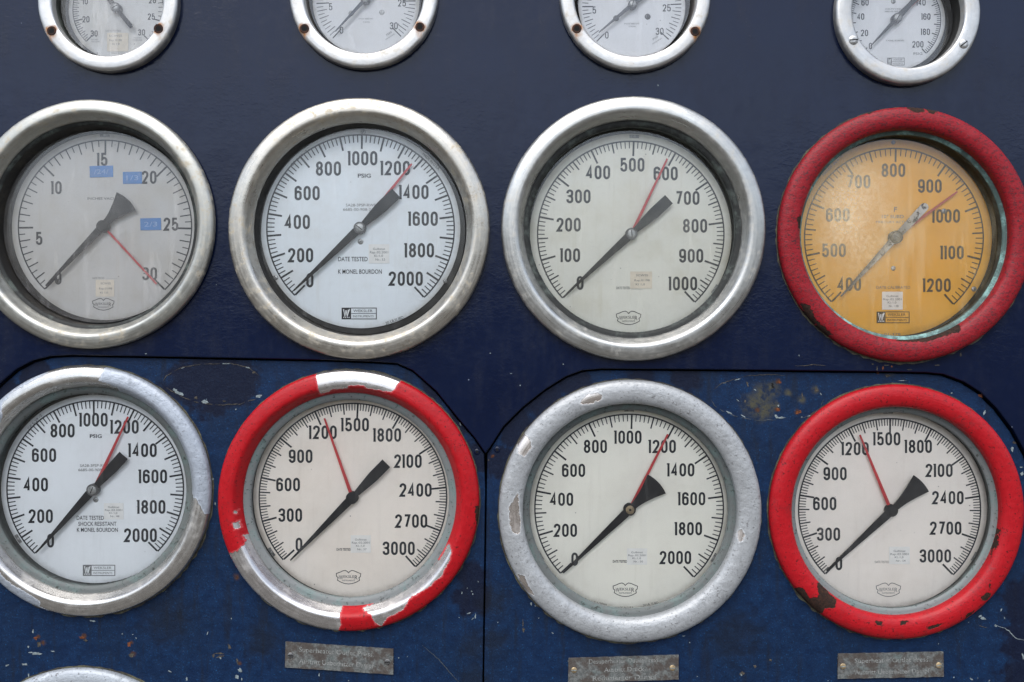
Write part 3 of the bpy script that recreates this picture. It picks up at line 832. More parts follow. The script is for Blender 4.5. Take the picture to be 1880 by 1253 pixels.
def ring_wall(root, g, mat, lip, wall_mat, zglass):
    """seal ring behind the bezel and the case wall down to the dial"""
    ri, d = g['ri'], g['d']
    rw = max(g['Rd'] * g['kd'] + 5, ri - lip - 6)
    mb = MB()
    if lip > 0:
        mb.lathe([(ri + 4, -3), (ri - .5, -4.5), (ri - lip * .4, -5.0), (ri - lip, -6.2), (ri - lip - .5, -9)], 240, (0, 0), 0)
    mb.lathe([(ri - lip - .3, -9), (ri - lip - 1, -14), (rw + (ri - lip - rw) * .3, -d * .7), (rw, -d - 3)], 240, (0, 0), 1)
    o = mb.build('seal_ring', [mat, wall_mat], root)
    cb = MB(); cb.disc((0, 0), max(rw, ri) + 2, -d - 4, 0, 96)
    cb.build('case_back', CASE, root)
    return o

def pointer_mesh(g, ang, length, kind, mats, root, tail=90, tw=21, hubr=11, hub='grey', base_w=15, tip_w=2.5, flake=False):
    kd = g['kd']; px, py = g['piv']; z = -g['d'] + 9.5
    kz = (D - g['w'] - z) / D / kd
    # the pivot seen from the front stays on the dial's own axis
    a = radians(ang); dx, dy = cos(a), sin(a)
    def L(u, v): return (px + (u * dx - v * dy) * kd, py + (u * dy + v * dx) * kd)
    mb = MB()
    mb.prism([L(length, tip_w / 2), L(length, -tip_w / 2), L(12, -base_w / 2), L(-4, -base_w / 2 + 1), L(-4, base_w / 2 - 1), L(12, base_w / 2)], z, z + 2)
    if kind == 'bar':
        mb.prism([L(4, 5), L(-12, 5.5), L(-34, tw * .40), L(-56, tw / 2), L(-tail, tw / 2), L(-tail, -tw / 2), L(-56, -tw / 2), L(-34, -tw * .40), L(-12, -5.5), L(4, -5)], z + .05, z + 2.2)
    elif kind == 'rod':
        P = [L(4, tw * .4)] + [L(-tail + tw / 2, tw / 2)] + [L(-tail + tw / 2 - tw / 2 * sin(t), tw / 2 * cos(t)) for t in [pi * i / 8 for i in range(1, 8)]] + [L(-tail + tw / 2, -tw / 2), L(4, -tw * .4)]
        mb.prism(P, z + .05, z + 3)
    elif kind == 'fan':
        half = radians(tw)
        ctl = []
        up = []
        for i in range(9):
            t = i / 8; r = 8 + (tail - 8) * t
            hw = 6 + (tail * sin(half) - 6) * t ** 1.55
            up.append((-(8 + (tail * cos(half) - 8) * t), hw))
        arcp = [(-tail * cos(half * (1 - 2 * i / 10)), tail * sin(half * (1 - 2 * i / 10))) for i in range(1, 10)]
        P = [L(*q) for q in up] + [L(*q) for q in arcp] + [L(u, -v) for u, v in reversed(up)]
        mb.prism(P, z + .05, z + 2.2)
    o = mb.build('pointer', mats, root)
    if flake:
        n = len(o.data.vertices); arr = np.zeros(n, np.float32)
        for i, v in enumerate(o.data.vertices):
            u = ((v.co.x / S - px) * dx + (v.co.y / S - py) * dy)
            arr[i] = 1.0 if u < 2 else 0.0
        at = o.data.attributes.new('flake', 'FLOAT', 'POINT'); at.data.foreach_set('value', arr)
    hb = MB()
    hr = hubr * kd
    hb.lathe([(hr, z - 8), (hr, z + 3), (hr - 1.2, z + 4.2)], 40, (px, py), 0); hb.disc((px, py), hr - 1.2, z + 4.2, 0, 40)
    hm = {'grey': STEEL, 'black': BLACK, 'brass': BRASS, 'dark': DARKSTEEL}[hub]
    if hub != 'black':
        hb.dome((px, py), hr * .72, z + 4.2, 2.2, 1)
        if hub != 'brass':
            t = radians(random.uniform(20, 160)); q = hr * .6
            hb.poly([(px + cos(t) * q - sin(t) * .8, py + sin(t) * q + cos(t) * .8), (px - cos(t) * q - sin(t) * .8, py - sin(t) * q + cos(t) * .8), (px - cos(t) * q + sin(t) * .8, py - sin(t) * q - cos(t) * .8), (px + cos(t) * q + sin(t) * .8, py + sin(t) * q - cos(t) * .8)], z + 6.55, 2)
        else:
            hb.disc((px, py), hr * .2, z + 6.55, 2, 12)
    else:
        hb.dome((px, py), hr * .8, z + 4.2, 2.0, 1); hm = BLACK
    hb.build('hub', [BLACK if hub != 'grey' else DARKSTEEL, hm, SLOT], o)
    return o

def set_hand(g, ang, length, root, w0=6.0, w1=3.2, start=6, mat=None):
    kd = g['kd']; px, py = g['piv']; z = -g['d'] + 6
    a = radians(ang); dx, dy = cos(a), sin(a)
    def L(u, v): return (px + (u * dx - v * dy) * kd, py + (u * dy + v * dx) * kd)
    mb = MB(); mb.prism([L(start, w0 / 2), L(length, w1 / 2), L(length, -w1 / 2), L(start, -w0 / 2)], z, z + 1.2)
    return mb.build('set_pointer', mat or REDHAND, root)

PRINTED = {}
def print_on(dial, mb, mat):
    """printing belongs to the dial's own mesh: collected here, written into the mesh at the end"""
    base, mats = PRINTED[dial.name]
    if mat not in mats: mats.append(mat)
    base.add(mb.v, mb.f, mats.index(mat))
def finish_dials():
    for nm, (mb, mats) in PRINTED.items():
        o = bpy.data.objects[nm]; me = o.data
        me.clear_geometry()
        me.from_pydata([(x * S, y * S, z * S) for x, y, z in mb.v], [], mb.f)
        me.materials.clear()
        for m in mats: me.materials.append(m)
        me.polygons.foreach_set('material_index', mb.m)
        me.update()

def marks(g, lo, hi, steps, root, arc_w=2.6, arc=True, mat=INK, a0=None, a1=None, parent=None, name='scale_marks'):
    """steps: list of (interval, length, width), longest first"""
    kd = g['kd']; c = g['piv']; z = -g['d'] + .5; R = g['R'] * kd
    a0 = g['a0'] if a0 is None else a0; a1 = g['a1'] if a1 is None else a1
    mb = MB()
    if arc: mb.arc(c, R, radians(a0), radians(a1), arc_w * kd, z)
    fin = steps[-1][0]; n = int(round((hi - lo) / fin))
    r1 = R - (arc_w * kd / 2 if arc else 0)
    for i in range(n + 1):
        val = i * fin
        for iv, ln, wd in steps:
            if abs(val / iv - round(val / iv)) < 1e-4: break
        a = radians(a0 + (a1 - a0) * i / n)
        if arc and i in (0, n): wd = wd
        d = (cos(a), sin(a)); t = (-d[1], d[0]); h = wd * kd / 2; r0 = R - ln * kd
        mb.poly([(c[0] + d[0] * r1 + t[0] * h, c[1] + d[1] * r1 + t[1] * h), (c[0] + d[0] * r0 + t[0] * h, c[1] + d[1] * r0 + t[1] * h), (c[0] + d[0] * r0 - t[0] * h, c[1] + d[1] * r0 - t[1] * h), (c[0] + d[0] * r1 - t[0] * h, c[1] + d[1] * r1 - t[1] * h)], z + (.03 if arc else 0))
    print_on(parent, mb, mat)

def dl(g, px, py):
    """point printed on the dial, in the gauge's frame"""
    x, y = unproj(px, py, g['w'] - g['d'])
    return x - g['at'][0], y - g['at'][1]

def numerals(g, items, h, parent, mat=INK, st=.165):
    mb = MB()
    for s, x, y in items:
        u, v = dl(g, x, y)
        number(mb, s, u, v, h * g['kd'], -g['d'] + .5, 0, st=st)
    print_on(parent, mb, mat)

def lettering(g, items, parent, mat=INK, name='lettering'):
    """items: (string, x, y, width, capital height, rotation, bold)"""
    mb = MB()
    for s, x, y, w, h, rot, bold in items:
        u, v = dl(g, x, y)
        text(mb, s, u, v, w * g['kd'], h * g['kd'], -g['d'] + .5, radians(rot), 0, bold)
    print_on(parent, mb, mat)

SHIELD = [(-23, 7), (-17, 9), (-11, 11.8), (-6, 12.7), (-2.6, 11), (0, 8), (2.6, 11), (6, 12.7), (11, 11.8), (17, 9), (23, 6.6), (22.2, 1), (19.6, -.8), (20.6, -6), (14, -9.6), (7, -12), (0, -12.8), (-7, -12), (-14, -9.6), (-21, -5.6), (-19.4, -.6), (-22.6, 1.4)]
def shield(g, px, py, parent, mat=INK, k=1.0):
    mb = MB(); u, v = dl(g, px, py); z = -g['d'] + .5
    mb.ribbon([(u + x * k, v + y * k) for x, y in SHIELD], 1.3, z, 0, closed=True)
    text(mb, 'EKSLE', u + .5 * k, v + 1.2 * k, 20 * k, 5 * k, z)
    text(mb, 'W', u - 14.2 * k, v - .2 * k, 7.6 * k, 8.2 * k, z)
    text(mb, 'R', u + 14.2 * k, v - .2 * k, 5.4 * k, 8.2 * k, z)
    text(mb, 'INSTRUMENTS', u, v - 6.2 * k, 24 * k, 2.8 * k, z)
    print_on(parent, mb, mat)
def boxlogo(g, x0, y0, x1, y1, parent, mat=INK):
    mb = MB(); z = -g['d'] + .5
    a = dl(g, x0, y1); b = dl(g, x1, y0)
    W = b[0] - a[0]; H = b[1] - a[1]
    q = lambda x, y: (a[0] + x * W, a[1] + y * H)
    t = 1.5 if W > 40 else .9
    mb.ribbon([q(0, 0), q(1, 0), q(1, 1), q(0, 1)], t, z, 0, closed=True)
    mb.ribbon([q(.26, .5), q(.985, .5)], t * .7, z + .03)
    mb.ribbon([q(.255, .01), q(.255, .99)], t * .8, z + .04)
    mb.poly([q(.01, .03), q(.25, .03), q(.25, .97), q(.01, .97)], z + .06)
    wm = MB(); ww = W * .032
    wm.ribbon([q(.045, .90), q(.085, .24), q(.118, .80)], ww, z + .14)
    wm.ribbon([q(.118, .80), q(.150, .24), q(.185, .84)], ww, z + .17)
    wm.ribbon([q(.150, .24), q(.222, .92)], ww * .8, z + .20)
    for k_ in range(4): wm.poly([q(.035 + .052 * k_, .10), q(.065 + .052 * k_, .10), q(.065 + .052 * k_, .18), q(.035 + .052 * k_, .18)], z + .14)
    print_on(parent, wm, INK_WHITE)
    text(mb, 'WEKSLER', *q(.61, .75), W * .56, H * .24, z)
    text(mb, 'INSTRUMENTS', *q(.62, .25), W * .60, H * .19, z)
    print_on(parent, mb, mat)

def sticker(g, x0, y0, x1, y1, lines, parent, paper=PAPER, ink=INK_SOFT, rot=0):
    """paper label stuck on the dial; lines: (string, rel x, rel y, rel width)"""
    mb = MB(); a = dl(g, x0, y1); b = dl(g, x1, y0); z = -g['d']
    W, H = b[0] - a[0], b[1] - a[1]; c = ((a[0] + b[0]) / 2, (a[1] + b[1]) / 2); r = radians(rot)
    def R(x, y): return (c[0] + (x * cos(r) - y * sin(r)), c[1] + (x * sin(r) + y * cos(r)))
    mb.prism([R(-W / 2, -H / 2), R(W / 2, -H / 2), R(W / 2, H / 2), R(-W / 2, H / 2)], z + .65, z + 1.0, 0)
    for s, fx, fy, fw in lines:
        p = R((fx - .5) * W, (.5 - fy) * H)
        text(mb, s, p[0], p[1], fw * W, .115 * H, z + 1.15, r, 1, .004)
    return mb.build('calibration_label', [paper, ink], parent)
def std_lines(nr): return [('Gulbinat', .50, .24, .58), ('Rap.:02.2001', .50, .42, .88), ('Kl.:1,0', .48, .60, .42), ('Nr.: ' + nr, .56, .80, .46)]
OLD_LINES = [('SCWSS', .54, .22, .55), ('Rep.01/98', .54, .52, .70), ('Kl 1,0', .46, .76, .42)]

def dial_disc(g, mat, root):
    mb = MB(); mb.prism(circle(g['piv'], g['Rd'] * g['kd'], 160), -g['d'] - 1.5, -g['d'])
    o = mb.build('dial', mat, root)
    PRINTED[o.name] = (mb, [mat])
    return o

def dial_screw(g, px, py, r, parent, mat=STEEL, h=2.4, slot=True):
    u, v = dl(g, px, py); mb = MB(); mb.dome((u, v), r, -g['d'] - .5, h, 0)
    if slot:
        t = random.uniform(0, 3); q = r * .55
        mb.poly([(u + cos(t) * q - sin(t) * .5, v + sin(t) * q + cos(t) * .5), (u - cos(t) * q - sin(t) * .5, v - sin(t) * q + cos(t) * .5), (u - cos(t) * q + sin(t) * .5, v - sin(t) * q - cos(t) * .5), (u + cos(t) * q + sin(t) * .5, v + sin(t) * q - cos(t) * .5)], -g['d'] - .5 + h + .12, 1)
    return mb.build('dial_screw', [mat, SLOT], parent)
def dial_clip(g, ang, parent, rr=None, mat=None):
    """short metal clip on the dial margin with its screw"""
    mb = MB(); c = g['piv']; kd = g['kd']; R = (rr or (g['R'] + 9)) * kd; a = radians(ang); z = -g['d']
    P = []
    hw = 9 / R
    for i in range(7): P.append((c[0] + (R + 2.8) * cos(a - hw + 2 * hw * i / 6), c[1] + (R + 2.8) * sin(a - hw + 2 * hw * i / 6)))
    for i in range(7): P.append((c[0] + (R - 2.8) * cos(a + hw - 2 * hw * i / 6), c[1] + (R - 2.8) * sin(a + hw - 2 * hw * i / 6)))
    mb.prism(P, z + .5, z + 2.0, 0)
    mb.dome((c[0] + R * cos(a), c[1] + R * sin(a)), 2.4, z + 1.8, 1.4, 1)
    return mb.build('dial_clip', [CLIP, STEEL], parent)

def glass(g, mat, root, lip=0):
    """pane seated in the case just in front of the pointers"""
    z = -g['d'] + 19
    r = min(g['ri'] - (lip + 1.8 if g['big'] else 1.5), g['Rd'] * g['kd'] + 4.5)
    mb = MB(); mb.disc((0, 0), r, z, 0, 160)
    return mb.build('glass', mat, root)

def gauge(key, label, cat, group, name='pressure_gauge'):
    g = G[key]
    o = bpy.data.objects.new(name, None); C.objects.link(o)
    o.location = (g['at'][0] * S, -g['w'] * S, g['at'][1] * S)
    o.rotation_euler = (pi / 2, 0, 0); o.empty_display_size = .02
    o['label'] = label; o['category'] = cat; o['group'] = group
    return g, o

RING_DARK = m_patina('dark_corroded_seal', (.020, .022, .018), (.075, .085, .07), .3, 3, .5)
RING_GREEN = m_patina('green_corroded_seal', (.012, .013, .012), (.055, .066, .058), .2, 5, .6)
RING_GREY = m_patina('grey_seal_with_verdigris', (.125, .132, .130), (.11, .145, .138), .3, 6, .9)
RING_GREY_B = m_patina('grey_pitted_seal', (.080, .086, .083), (.085, .115, .108), .4, 9, .9)
WALL_DARK = m_patina('dark_case_wall', (.010, .009, .008), (.030, .026, .020), .2, 7, .4)
WALL_GREY = m_patina('grey_case_wall', (.12, .125, .12), (.11, .14, .135), .3, 7, .4)
WALL_MID = m_patina('weathered_case_wall', (.045, .048, .045), (.07, .09, .085), .3, 7, .4)

MID = 'large gauges of the middle row'
LOW = 'large gauges on the lower doors'
TOP = 'small gauges along the top'

# ---- G1 vacuum gauge
g, r = gauge('G1', 'grey dusty vacuum gauge with three blue tape labels on its dial', 'vacuum gauge', MID, 'vacuum_gauge')
b = big_bezel(r, g, m_metal('dull_scratched_bezel_metal', (0.361, 0.358, 0.325), .42, .75, 1))
ring_wall(r, g, RING_GREEN, 6, WALL_DARK, -7)
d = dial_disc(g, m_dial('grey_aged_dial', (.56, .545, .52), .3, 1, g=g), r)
marks(g, 0, 30, [(5, 27, 3.2), (1, 20, 2.1), (.5, 12, 1.7)], r, parent=d, arc_w=2.4)
numerals(g, [('0', 107, 511), ('5', 72, 438), ('10', 104, 345), ('15', 188, 293), ('20', 274, 326), ('25', 314, 412), ('30', 275, 503)], 24, d)
lettering(g, [('INCHES VACUUM', 193, 365, 65, 4.4, 0, .01), ('DATE TESTED', 181, 511, 22, 3.4, 0, 0), ('________', 206, 510, 20, 3, 0, 0), ('MADE IN U.S.A.', 232, 585, 26, 2.4, 14, 0)], d, INK_SOFT)
shield(g, 190, 559, d, INK, .88)
sticker(g, 176, 514, 210, 545, OLD_LINES, d, PAPER_TAN)
for (x0, y0, x1, y1, t_, rot) in [(165, 305, 208, 326, '/24/', 1.5), (226, 316, 261, 338, '1/3', 1), (258, 401, 296, 423, '2/3', 1)]:
    mb = MB(); a = dl(g, x0, y1); e = dl(g, x1, y0); z = -g['d']; cx_, cy_ = (a[0] + e[0]) / 2, (a[1] + e[1]) / 2
    W, H = (e[0] - a[0]) / 2, (e[1] - a[1]) / 2; q = radians(rot)
    mb.prism([(cx_ + x * cos(q) - y * sin(q), cy_ + x * sin(q) + y * cos(q)) for x, y in ((-W, -H), (W, -H), (W, H), (-W, H))], z + .6, z + 1.1, 0)
    text(mb, t_, cx_, cy_, W * 1.25, H * .8, z + 1.25, q, 1)
    o_ = mb.build('embossed_tape', [TAPE, TAPE_TEXT], d)
dial_clip(g, 90, d)
dial_screw(g, 107, 517, 5, d, DARKSTEEL)
set_hand(g, -47.3, 143, r, 4.2, 3.5, 8)
pointer_mesh(g, 226.4, 150, 'fan', BLACK, r, tail=67, tw=21, hub='black', base_w=13, tip_w=3)
glass(g, m_glass('very_dusty_glass', .07, [(-60, 60, 160, .05), (20, -120, 120, .05)], (.60, .585, .57), 1), r, 10)

# ---- G2
g, r = gauge('G2', 'white gauge reading to 2000 with plain bare metal rim, in the row above the doors', 'pressure gauge', MID)
b = big_bezel(r, g, m_metal('stained_steel_bezel', (0.406, 0.385, 0.341), .34, .85, 2))
ring_wall(r, g, RING_DARK, 0, WALL_DARK, -7)
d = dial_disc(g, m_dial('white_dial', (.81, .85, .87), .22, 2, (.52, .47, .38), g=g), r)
marks(g, 0, 2000, [(100, 26, 3.4), (20, 14, 1.9)], r, parent=d)
numerals(g, [('0', 569, 515), ('200', 552, 469), ('400', 546, 408), ('600', 564, 355), ('800', 603, 310), ('1000', 666, 291), ('1200', 726, 309), ('1400', 760, 353), ('1600', 777, 402), ('1800', 770, 460), ('2000', 745, 512)], 26.5, d)
lettering(g, [('PSIG', 669, 323, 24, 7, 0, .02), ('DATE TESTED', 648, 476, 54, 8, 0, .008), ('K MONEL BOURDON', 661, 499, 80, 8, 0, .008), ('20 LB.SUBD.', 725, 588, 36, 5, 20, .0), ('GP 5-29 -2', 549, 291, 40, 5, 43, 0), ('MADE IN U.S.A.', 792, 297, 42, 5, -44, 0)], d)
lettering(g, [('SA28-3PSP-RWBX', 666, 377, 62, 5, 0, 0), ('6685-00-908-2108', 662, 385, 64, 5, 0, 0)], d, INK_SOFT)
boxlogo(g, 628, 566, 691, 586, d)
sticker(g, 677, 449, 715, 484, std_lines('53'), d)
for x, y, rr in ((667, 243, 5), (506, 510, 5), (817, 517, 4), (662, 444, 5.5)): dial_screw(g, x, y, rr, d)
set_hand(g, 51.2, 151, r, 6.5, 3.4)
pointer_mesh(g, 223.6, 166, 'bar', BLACK, r, tail=92, tw=22, hub='grey')
glass(g, m_glass('clear_glass', .03, None, (.62, .62, .6), 2), r, 0)

# ---- G3
g, r = gauge('G3', 'cream gauge reading to 1000 with a clean satin metal rim', 'pressure gauge', MID)
b = big_bezel(r, g, m_metal('clean_satin_bezel_metal', (0.383, 0.382, 0.363), .36, .30, 3))
ring_wall(r, g, RING_GREEN, 10, WALL_MID, -7)
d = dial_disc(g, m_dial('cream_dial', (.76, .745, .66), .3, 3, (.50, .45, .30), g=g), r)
marks(g, 0, 1000, [(100, 27, 3.4), (50, 19, 2.6), (10, 13, 1.8)], r, parent=d)
numerals(g, [('0', 1065, 520), ('100', 1047, 469), ('200', 1044, 413), ('300', 1062, 361), ('400', 1098, 317), ('500', 1161, 303), ('600', 1222, 319), ('700', 1262, 364), ('800', 1276, 415), ('900', 1269, 470), ('1000', 1254, 521)], 25.5, d)
lettering(g, [('DATE TESTED', 1144, 529, 25, 4.4, 0, .02), ('________', 1169, 530, 22, 3, 0, 0), ('MADE IN U.S.A.', 1154, 616, 24, 2.8, 0, 0), ('DS-1/1000', 1124, 613, 18, 2.8, -8, 0), ('10 LB. SUBD.', 1187, 614, 20, 2.8, 7, 0)], d, INK_SOFT)
shield(g, 1154, 584, d)
sticker(g, 1157, 499, 1197, 530, OLD_LINES, d, PAPER_TAN)
dial_clip(g, 88, d, 180); dial_clip(g, 207, d, 184); dial_clip(g, -33, d, 184)
set_hand(g, 64.4, 153, r, 5.6, 3.4)
pointer_mesh(g, 222.7, 162, 'bar', BLACK, r, tail=93, tw=21, hub='grey')
glass(g, m_glass('smeared_glass', .055, None, (.6, .59, .52), 3), r, 8)

# ---- G4
g, r = gauge('G4', 'yellow temperature gauge with a faded red flaking rim', 'temperature gauge', MID, 'temperature_gauge')
b = big_bezel(r, g, m_worn_bezel('faded_red_bezel_paint', (.185, .0048, .0095), speck=.6, mottled=1.0, lumps=.38, paint_rough=.45, seed=4), 'roll')
set_wear(b, g, rust=[[(1662, 188), (1697, 190), (1697, 206), (1679, 208), (1668, 200)], [(1699, 194), (1724, 203), (1715, 211), (1704, 207)], [(1588, 200), (1613, 192), (1611, 200), (1597, 210)], [(1545, 222), (1562, 208), (1563, 214), (1550, 224)], [(1463, 399), (1478, 396), (1478, 424), (1466, 419)], [(1471, 556), (1486, 562), (1503, 596), (1494, 596), (1478, 574)], [(1643, 626), (1700, 618), (1765, 594), (1762, 609), (1700, 629)], [(1502, 590), (1530, 615), (1522, 618), (1500, 600)]])
ring_wall(r, g, m_patina('verdigris_seal', (.055, .085, .078), (.17, .30, .28), .35, 4, .5), 6, RING_DARK, -7)
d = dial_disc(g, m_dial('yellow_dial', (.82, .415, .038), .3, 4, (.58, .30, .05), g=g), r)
marks(g, 400, 1200, [(100, 25, 3.4), (50, 20, 2.6), (10, 14, 1.7)], r, parent=d, mat=INK_BROWN)
numerals(g, [('400', 1559, 522), ('500', 1531, 460), ('600', 1538, 395), ('700', 1576, 334), ('800', 1640, 313), ('900', 1707, 342), ('1000', 1737, 397), ('1100', 1748, 464), ('1200', 1720, 524)], 25, d, INK_BROWN)
lettering(g, [('F', 1644, 385, 6, 9, 0, .01), ('10° SUBD', 1639, 398, 40, 6, 0, .01), ('MERCURY ACTUATED', 1646, 408, 76, 4.4, 0, 0), ('DATE CALIBRATED', 1640, 528, 62, 5, 0, 0), ('MADE IN U.S.A.', 1752, 320, 46, 5, -46, 0), ('MANUF. IN 8-14', 1528, 304, 50, 5, 46, 0), ('01-378', 1638, 614, 30, 4, 0, 0)], d, INK_SOFT)
boxlogo(g, 1610, 573, 1669, 593, d, INK_BROWN)
sticker(g, 1619, 536, 1657, 569, std_lines('138'), d)
for x, y, rr in ((1640, 262, 4), (1733, 388, 5), (1640, 493, 4.6), (1788, 531, 5)): dial_screw(g, x, y, rr, d, slot=(rr == 5))
set_hand(g, 36.4, 141, r, 6, 3, mat=REDHAND_FADED)
pointer_mesh(g, 227, 148, 'rod', m_peeling_pointer(), r, tail=82, tw=15, hub='dark', base_w=13, hubr=12, flake=True)
glass(g, m_glass('fogged_glass', .055, [(-95, 75, 135, .30), (-70, -40, 110, .14), (10, 0, 60, .08)], (.76, .66, .46), 4), r, 4)

# ---- G5
g, r = gauge('G5', 'white gauge reading to 2000 with silver paint half peeled off its rim', 'pressure gauge', LOW)
b = big_bezel(r, g, m_worn_bezel('peeling_silver_bezel_paint', (.27, .295, .33), tint=(.47, .455, .43), paint_rough=.46, speck=.45, lumps=.35, seed=5, flake_metal=.35), 'cone')
set_wear(b, g, paint=[[(190, 650), (190, 672), (187, 690), (182, 700), (192, 703), (215, 712), (190, 760), (330, 900), (346, 908), (351, 913), (361, 917), (369, 930), (375, 945), (400, 945), (420, 800), (330, 660)],
                      [(0, 1050), (12, 1064), (24, 1073), (44, 1085), (62, 1095), (76, 1105), (72, 1115), (88, 1121), (94, 1135), (0, 1150), (-90, 1060), (-110, 900), (-60, 900)],
                      [(0, 775), (7, 762), (4, 742), (24, 719), (40, 711), (60, 698), (86, 685), (92, 650), (0, 660), (-90, 780), (-100, 880), (-60, 860), (-30, 800)]])
ring_wall(r, g, RING_GREY_B, 12, WALL_MID, -7)
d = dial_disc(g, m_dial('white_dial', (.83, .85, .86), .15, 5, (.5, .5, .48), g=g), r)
marks(g, 0, 2000, [(100, 24, 3.3), (20, 14, 1.9)], r, parent=d)
numerals(g, [('0', 93, 993), ('200', 75, 948), ('400', 66, 890), ('600', 81, 836), ('800', 115, 791), ('1000', 172, 771), ('1200', 229, 784), ('1400', 262, 827), ('1600', 281, 875), ('1800', 278, 931), ('2000', 258, 983)], 25.5, d)
lettering(g, [('PSIG', 176, 801, 22, 6.5, 0, .02), ('DATE TESTED', 166, 951, 50, 7.5, 0, .008), ('SHOCK RESISTANT', 179, 962, 70, 7.5, 0, .008), ('K MONEL BOURDON', 179, 973, 75, 7.5, 0, .008), ('GP 5-29 -2', 64, 775, 36, 4.6, 47, 0)], d)
lettering(g, [('SA28-3PSP-RWBX', 177, 855, 60, 5, 0, 0), ('6685-00-908-2108', 175, 863, 62, 5, 0, 0)], d, INK_SOFT)
boxlogo(g, 153, 1038, 211, 1057, d, INK_SOFT)
sticker(g, 191, 924, 227, 954, std_lines('48'), d)
dial_screw(g, 176, 918, 5, d); dial_clip(g, 91, d, 176); dial_clip(g, 213, d, 168)
set_hand(g, 64.7, 147, r, 6.4, 3.2)
pointer_mesh(g, 228, 152, 'bar', BLACK, r, tail=84, tw=20, hub='grey')
glass(g, m_glass('clear_glass', .02, None, (.62, .62, .6), 5), r, 10)

# ---- G6
g, r = gauge('G6', 'gauge reading to 3000 with red rim paint peeled off in big bare metal patches', 'pressure gauge', LOW)
RED = (.28, .0045, .008)
b = big_bezel(r, g, m_worn_bezel('peeling_red_bezel_paint', RED, tint=(.50, .48, .465), paint_rough=.36, speck=.9, lumps=.2, seed=6), 'cone')
set_wear(b, g, bare=[[(579, 664), (579, 684), (583, 702), (587, 724), (612, 715), (637, 713), (640, 708), (668, 708), (673, 712), (700, 717), (719, 721), (735, 700), (733, 692), (745, 660), (640, 640)],
                     [(420, 1018), (437, 1011), (447, 1002), (450, 994), (444, 985), (462, 983), (480, 1025), (510, 1066), (560, 1100), (627, 1112), (624, 1130), (627, 1145), (622, 1152), (618, 1180), (540, 1170), (470, 1120)],
                     [(824, 1000), (828, 1012), (826, 1027), (810, 1058), (781, 1082), (758, 1095), (750, 1102), (741, 1117), (724, 1128), (711, 1133), (700, 1149), (689, 1146), (687, 1138), (681, 1128), (664, 1121), (694, 1108), (756, 1075), (806, 1030)],
                     [(428, 960), (437, 958), (440, 970), (431, 972)], [(430, 938), (435, 938), (434, 944), (430, 943)]],
         rust=[[(872, 930), (880, 930), (880, 965), (874, 965)]])
ring_wall(r, g, RING_GREY, 13, WALL_GREY, -7)
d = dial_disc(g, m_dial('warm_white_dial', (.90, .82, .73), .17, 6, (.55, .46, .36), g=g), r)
marks(g, 0, 3000, [(300, 27, 3.3), (100, 20, 2.4), (20, 13, 1.7)], r, parent=d)
numerals(g, [('0', 549, 1000), ('300', 533, 946), ('600', 529, 890), ('900', 552, 838), ('1200', 593, 794), ('1500', 652, 780), ('1800', 711, 799), ('2100', 749, 847), ('2400', 763, 900), ('2700', 755, 957), ('3000', 732, 1007)], 25, d)
lettering(g, [('DATE TESTED', 631, 1009, 26, 4.4, 0, .02)], d)
shield(g, 640, 1060, d)
sticker(g, 644, 983, 681, 1015, std_lines('57'), d)
dial_clip(g, 90, d, 181); dial_clip(g, 214, d, 180); dial_clip(g, -31, d, 180)
set_hand(g, 109.4, 154, r, 6.2, 3.2)
pointer_mesh(g, 225.3, 160, 'bar', BLACK, r, tail=89, tw=20, hub='black')
glass(g, m_glass('clear_glass', .02, None, (.62, .62, .6), 6), r, 11)

# ---- G7
g, r = gauge('G7', 'cream gauge reading to 2000 with a rim thickly painted silver grey', 'pressure gauge', LOW)
b = big_bezel(r, g, m_worn_bezel('lumpy_silver_bezel_paint', (.28, .288, .292), tint=(.55, .50, .46), paint_rough=.40, speck=.65, lumps=.42, seed=7, flake_metal=.3), 'roll')
set_wear(b, g, bare=[[(1063, 742), (1071, 731), (1082, 724), (1096, 721), (1107, 728), (1102, 735), (1080, 743)], [(949, 815), (955, 803), (963, 797), (974, 810), (976, 822), (962, 838), (952, 832)],
                     [(935, 930), (945, 915), (952, 905), (953, 935), (956, 960), (954, 980), (942, 980), (936, 960)], [(1354, 984), (1360, 971), (1367, 983), (1358, 998)], [(950, 1056), (962, 1056), (970, 1075), (980, 1092), (970, 1090), (958, 1075)], [(1062, 702), (1082, 697), (1072, 704)]])
ring_wall(r, g, RING_GREY_B, 12, WALL_GREY, -7)
d = dial_disc(g, m_dial('cream_white_dial', (.86, .83, .735), .17, 7, (.52, .47, .38), g=g), r)
marks(g, 0, 2000, [(200, 27, 3.3), (100, 21, 2.6), (20, 13, 1.8)], r, parent=d)
numerals(g, [('0', 1055, 1027), ('200', 1038, 974), ('400', 1031, 917), ('600', 1053, 864), ('800', 1093, 820), ('1000', 1153, 803), ('1200', 1216, 820), ('1400', 1250, 863), ('1600', 1270, 916), ('1800', 1264, 971), ('2000', 1240, 1024)], 24.5, d)
lettering(g, [('DATE TESTED', 1138, 1031, 26, 4.6, 0, .02), ('40-5/2000', 1100, 1108, 28, 4, -12, 0), ('MADE IN U.S.A.', 1147, 1116, 34, 4, 0, 0), ('20 LB. SUBD.', 1195, 1109, 30, 4, 11, 0)], d)
shield(g, 1148, 1083, d)
sticker(g, 1151, 1007, 1188, 1037, std_lines('50'), d)
dial_clip(g, 90, d, 181); dial_clip(g, 208, d, 184); dial_clip(g, -30, d, 180)
set_hand(g, 62.9, 154, r, 6.0, 3.4, 10)
pointer_mesh(g, 223.6, 168, 'fan', BLACK, r, tail=72, tw=19.5, hub='brass')
glass(g, m_glass('clear_glass', .015, None, (.62, .62, .6), 7), r, 10)

